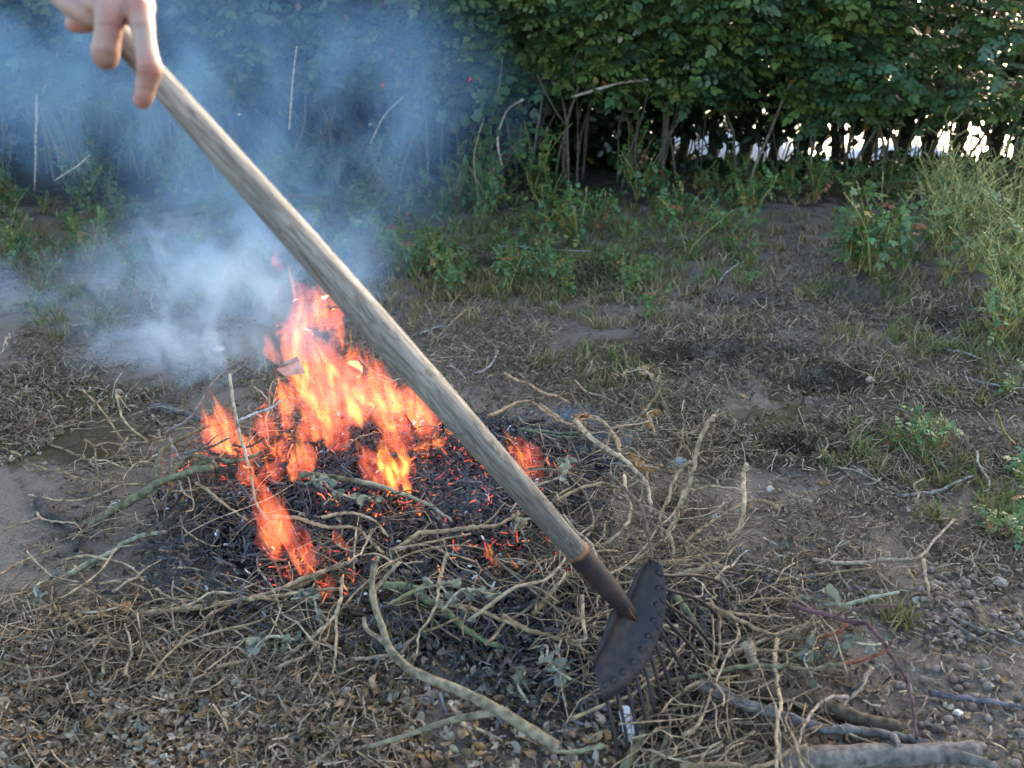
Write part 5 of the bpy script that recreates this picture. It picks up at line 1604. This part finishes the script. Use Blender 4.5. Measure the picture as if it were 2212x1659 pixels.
# rust seam along the socket's end
mb = MB()
tube(mb, smooth_path([at_depth(1345, 1295, 1.337) - RK, at_depth(1362, 1322, 1.345) - RK, at_depth(1377, 1343, 1.358) - RK], 4), [.001, .0016, .002, .0022, .002, .0018, .0016, .001, .0008], (4.5, 2.6, .9), 6)
link('weld_seam', mb.mesh('weld_seam'), M_IRON, rake)
rb = MB()
tr = np.linspace(0, 1, 4)
tube(rb, np.stack([0 * tr, 0 * tr, tr * .0032], 1), np.array([.0046, .0042, .003, .0005]), (1.35, 1.3, 1.35), 10)
RIV = rb.mesh('rivet')
rv = Vector(nrm).to_track_quat('Z', 'Y')
for f in np.linspace(.06, .95, 10):
    k = f * (nc_ - 1)
    i0 = int(k)
    p = (rows[5, i0] * (1 - (k - i0)) + rows[5, min(i0 + 1, nc_ - 1)] * (k - i0)) - RK
    o = link('rivet', RIV, M_IRON, plate)
    o.location = p + nrm * .0002
    o.rotation_mode = 'QUATERNION'
    o.rotation_quaternion = rv
# tines fan out from the front edge
tips = [(1560, 1262, 1.50), (1548, 1330, 1.50), (1550, 1420, 1.50), (1545, 1490, 1.48), (1528, 1590, 1.46), (1490, 1690, 1.43), (1458, 1705, 1.41), (1432, 1712, 1.39), (1408, 1718, 1.37), (1385, 1725, 1.36), (1362, 1728, 1.35), (1338, 1730, 1.34)]
starts = np.linspace(.06, .97, 12)
for f, tp_ in zip(starts, tips):
    k = f * (nc_ - 1)
    i0 = int(k)
    p = rows[6, i0] * (1 - (k - i0)) + rows[6, min(i0 + 1, nc_ - 1)] * (k - i0)
    q0 = rows[5, i0]
    e = at_depth(*tp_)
    mid = (p + e) / 2 + np.array([.004, -.004, .012])
    tb = MB()
    PT = smooth_path([q0 - RK - nrm * .006, p - RK - nrm * .004, mid - RK, e - RK, e - RK + np.array([-.004, -.022, -.018])], 4)
    tube(tb, PT, np.linspace(.0034, .0024, len(PT)), (.85, .8, .85), 6)
    link('tine', tb.mesh('tine'), M_IRON, rake)

# ------------------------------------------------------------------ hand
m, t, b = new_mat('skin')
tc = N(t, 'ShaderNodeTexCoord')
n1 = N(t, 'ShaderNodeTexNoise', Scale=38.0, Detail=4.0); n2 = N(t, 'ShaderNodeTexNoise', Scale=380.0, Detail=4.0)
for n_ in (n1, n2): t.links.new(tc.outputs['Object'], n_.inputs[0])
at = N(t, 'ShaderNodeAttribute', attribute_name='tint')
cr = N(t, 'ShaderNodeValToRGB')
cr.color_ramp.elements[0].position, cr.color_ramp.elements[1].position = .35, .7
cr.color_ramp.elements[0].color, cr.color_ramp.elements[1].color = (.33, .225, .18, 1), (.38, .215, .17, 1)
t.links.new(n1.outputs[0], cr.inputs[0])
mx = N(t, 'ShaderNodeMix', data_type='RGBA', blend_type='MULTIPLY'); mx.inputs[0].default_value = 1
t.links.new(cr.outputs[0], mx.inputs[6]); t.links.new(at.outputs[0], mx.inputs[7])
t.links.new(mx.outputs[2], b.inputs['Base Color'])
b.inputs['Roughness'].default_value = .5
b.inputs['Subsurface Weight'].default_value = .25
b.inputs['Subsurface Radius'].default_value = (.01, .004, .002)
b.inputs['Subsurface Scale'].default_value = .6
bp = N(t, 'ShaderNodeBump', Strength=.5, Distance=.0015)
t.links.new(n2.outputs[0], bp.inputs['Height']); t.links.new(bp.outputs[0], b.inputs['Normal'])
M_SKIN = m


def hp(x, y, d):           # hand study coordinates -> world
    return at_depth(x * .1562 + 51.8, y * .1562, d)


def ball_chain(mb, pts):
    P = np.array([hp(x, y, d) for x, y, d, r in pts])
    R = np.array([r for *_, r in pts])
    PR = smooth_path(np.column_stack([P, R]), 5)
    P, R = PR[:, :3], PR[:, 3]
    d0, d1 = P[0] - P[1], P[-1] - P[-2]
    d0, d1 = d0 / np.linalg.norm(d0), d1 / np.linalg.norm(d1)
    k = np.array([.95, .75, .4])
    P = np.vstack([[P[0] + d0 * R[0] * a for a in k], P, [P[-1] + d1 * R[-1] * a for a in k[::-1]]])
    e = np.sqrt(1 - k ** 2)
    R = np.concatenate([R[0] * e, R, R[-1] * e[::-1]])
    tube(mb, P, R, (1, 1, 1), 14)


mb = MB()
# index finger, straight along the handle
ball_chain(mb, [(1560, -260, .800, .0120), (1600, 60, .775, .0118), (1640, 380, .765, .0104), (1680, 640, .763, .0094), (1722, 850, .761, .0098), (1738, 960, .762, .0108), (1715, 1080, .766, .0093), (1680, 1220, .770, .0086), (1665, 1310, .772, .0085), (1640, 1395, .775, .0074)])
# middle finger, folded down round the handle
ball_chain(mb, [(1250, -250, .800, .0125), (1215, 40, .772, .0130), (1180, 330, .768, .0120), (1150, 560, .772, .0112), (1128, 700, .776, .0122), (1135, 790, .790, .0108), (1200, 640, .815, .0095), (1330, 420, .828, .0085)])
# ring finger lying across, little finger tip curled below it
ball_chain(mb, [(350, -420, .800, .0120), (480, -140, .792, .0120), (680, 60, .786, .0115), (880, 190, .784, .0100), (1040, 250, .786, .0088)])
ball_chain(mb, [(1050, 250, .812, .0080), (900, 300, .808, .0092), (770, 320, .806, .0090), (690, 325, .808, .0080)])
# thumb behind the handle
ball_chain(mb, [(1250, -700, .850, .014), (1500, -380, .862, .0125), (1640, -80, .868, .0105), (1700, 120, .868, .0088)])
# tendons and knuckles of the back of the hand
for x0_, x1_ in ((1580, 1500), (1215, 1200), (930, 980)):
    ball_chain(mb, [(x0_, 60, .770, .0058), ((x0_ + x1_) / 2, -120, .774, .0044), (x1_, -420, .798, .0040)])
    ball_chain(mb, [(x0_ - 15, 20, .7665, .0078), (x0_ + 15, 60, .7665, .0078)])
# palm, wrist, forearm
ball_chain(mb, [(1600, 20, .785, .0130), (1420, 130, .782, .0135), (1210, 90, .782, .0145), (1000, 90, .786, .0130), (760, -80, .794, .0140)])
ball_chain(mb, [(1420, -420, .815, .0170), (1150, -380, .815, .0180), (850, -380, .818, .0160)])
ball_chain(mb, [(1180, -260, .810, .020), (1100, -700, .830, .0240), (1000, -1150, .850, .0260), (900, -1700, .870, .0270), (600, -3200, .90, .036), (300, -4600, .92, .042)])
src = link('hand_source', mb.mesh('hand_source'), M_SKIN)
rm = src.modifiers.new('r', 'REMESH'); rm.mode = 'VOXEL'; rm.voxel_size = .0016
sm = src.modifiers.new('s', 'SMOOTH'); sm.factor = .5; sm.iterations = 4
dg = bpy.context.evaluated_depsgraph_get()
me = bpy.data.meshes.new_from_object(src.evaluated_get(dg))
me.name = 'hand'
bpy.data.objects.remove(src)
V = np.zeros(len(me.vertices) * 3); me.vertices.foreach_get('co', V); V = V.reshape(-1, 3)
# redder skin at knuckles and finger ends
tint = np.ones((len(V), 4))
for x, y, d, r in [(1735, 950, .755, .011), (1640, 1420, .77, .012), (1230, 300, .758, .011), (1130, 800, .785, .012), (1580, 80, .762, .011), (720, 400, .80, .010)]:
    f = np.exp(-(np.linalg.norm(V - hp(x, y, d), axis=1) / r) ** 2)[:, None]
    tint[:, :3] *= 1 - f * np.array([.05, .38, .42])
for x, y, d, dx, dy in [(1730, 930, .755, .1, 1), (1742, 985, .757, .1, 1), (1738, 1030, .758, 0, 1), (1690, 1225, .765, -.1, 1), (1130, 700, .766, 0, 1), (1130, 750, .768, 0, 1), (1600, 330, .757, 0, 1), (1590, 380, .757, .1, 1), (1190, 320, .758, .1, 1)]:  # finger creases: shade of the folds painted as thin dark bands
    c_, e_ = hp(x, y, d), hp(x + dx * 60, y + dy * 60, d)
    ax_ = (e_ - c_) / np.linalg.norm(e_ - c_)
    rel = V - c_
    al = rel @ ax_
    lat_ = np.linalg.norm(rel - al[:, None] * ax_, axis=1)
    f = (np.exp(-(al / .0009) ** 2) * np.exp(-(lat_ / .010) ** 4))[:, None]
    tint[:, :3] *= 1 - f * np.array([.30, .42, .46])
if 'tint' in me.attributes: me.attributes.remove(me.attributes['tint'])
me.attributes.new('tint', 'FLOAT_COLOR', 'POINT').data.foreach_set('color', tint.ravel())
me.polygons.foreach_set('use_smooth', np.full(len(me.polygons), True))
me.materials.clear()
me.materials.append(M_SKIN)
hand = link('hand', me, None)
tag(hand, 'bare hand gripping the top of the rake handle with one finger stretched along it', 'hand')

# ------------------------------------------------------------------ labels that single out the repeats
ORD = 'first second third fourth fifth sixth seventh eighth ninth tenth eleventh twelfth thirteenth fourteenth fifteenth sixteenth seventeenth eighteenth nineteenth twentieth'.split()


def picture_x(o):
    p = o.location
    return p[0] / (p[1] * math.cos(PITCH) + (CAM_H - p[2]) * math.sin(PITCH)) * FPX + 1106


def relabel(group, noun, cols, rows):
    """ordinal from the left inside a named patch of ground"""
    cells = {}
    for o in [o for o in S.objects if o.get('group') == group]:
        x = picture_x(o)
        c = next(w for lim, w in cols if x < lim)
        r = next(w for lim, w in rows if o.location[1] < lim)
        cells.setdefault((c, r), []).append((x, o))
    for (c, r), L in cells.items():
        L.sort(key=lambda t: t[0])
        for k, (x, o) in enumerate(L):
            pre = ('only ' if len(L) == 1 else ORD[k] + ' ') if k < 20 else 'further '
            o['label'] = pre + noun + (' from the left ' if len(L) > 1 else ' ') + c + r
            o['group'] = group


BIG = 1e9
C5 = [(620, 'in the left smoke'), (1050, 'just right of the handle'), (1400, 'below the dark canes'), (1850, 'below the bright gaps'), (BIG, 'at the right')]
relabel(G1, 'leafy sucker', C5, [(3.3, ', nearest the fire'), (4.0, ', in mid ground'), (BIG, ', by the hedge')])
relabel(G2, 'yellow stemmed sucker', [(2090, 'inside the stand'), (BIG, 'at the right edge')], [(3.0, ', nearest row'), (3.8, ', middle row'), (BIG, ', far row')])
relabel('shoots along the hedge foot', 'tall leafy shoot', C5, [(BIG, ' at the hedge foot')])
relabel('shoots in the smoke', 'leafy shoot', C5, [(BIG, ' at the hedge foot')])
relabel('dark trunks behind the rose hedge', 'dark trunk', C5, [(BIG, ' behind the roses')])
relabel('low weeds at the right', 'low green weed', [(2080, 'before the twiggy scrape'), (BIG, 'at the right edge')], [(1.95, ', near'), (BIG, ', further back')])
relabel('suckers over the dark scrape', 'bushy sucker', [(BIG, 'over the dark scrape')], [(BIG, '')])
relabel('lone suckers of the middle ground', 'small lone sucker', [(BIG, 'on the bare middle ground')], [(BIG, '')])
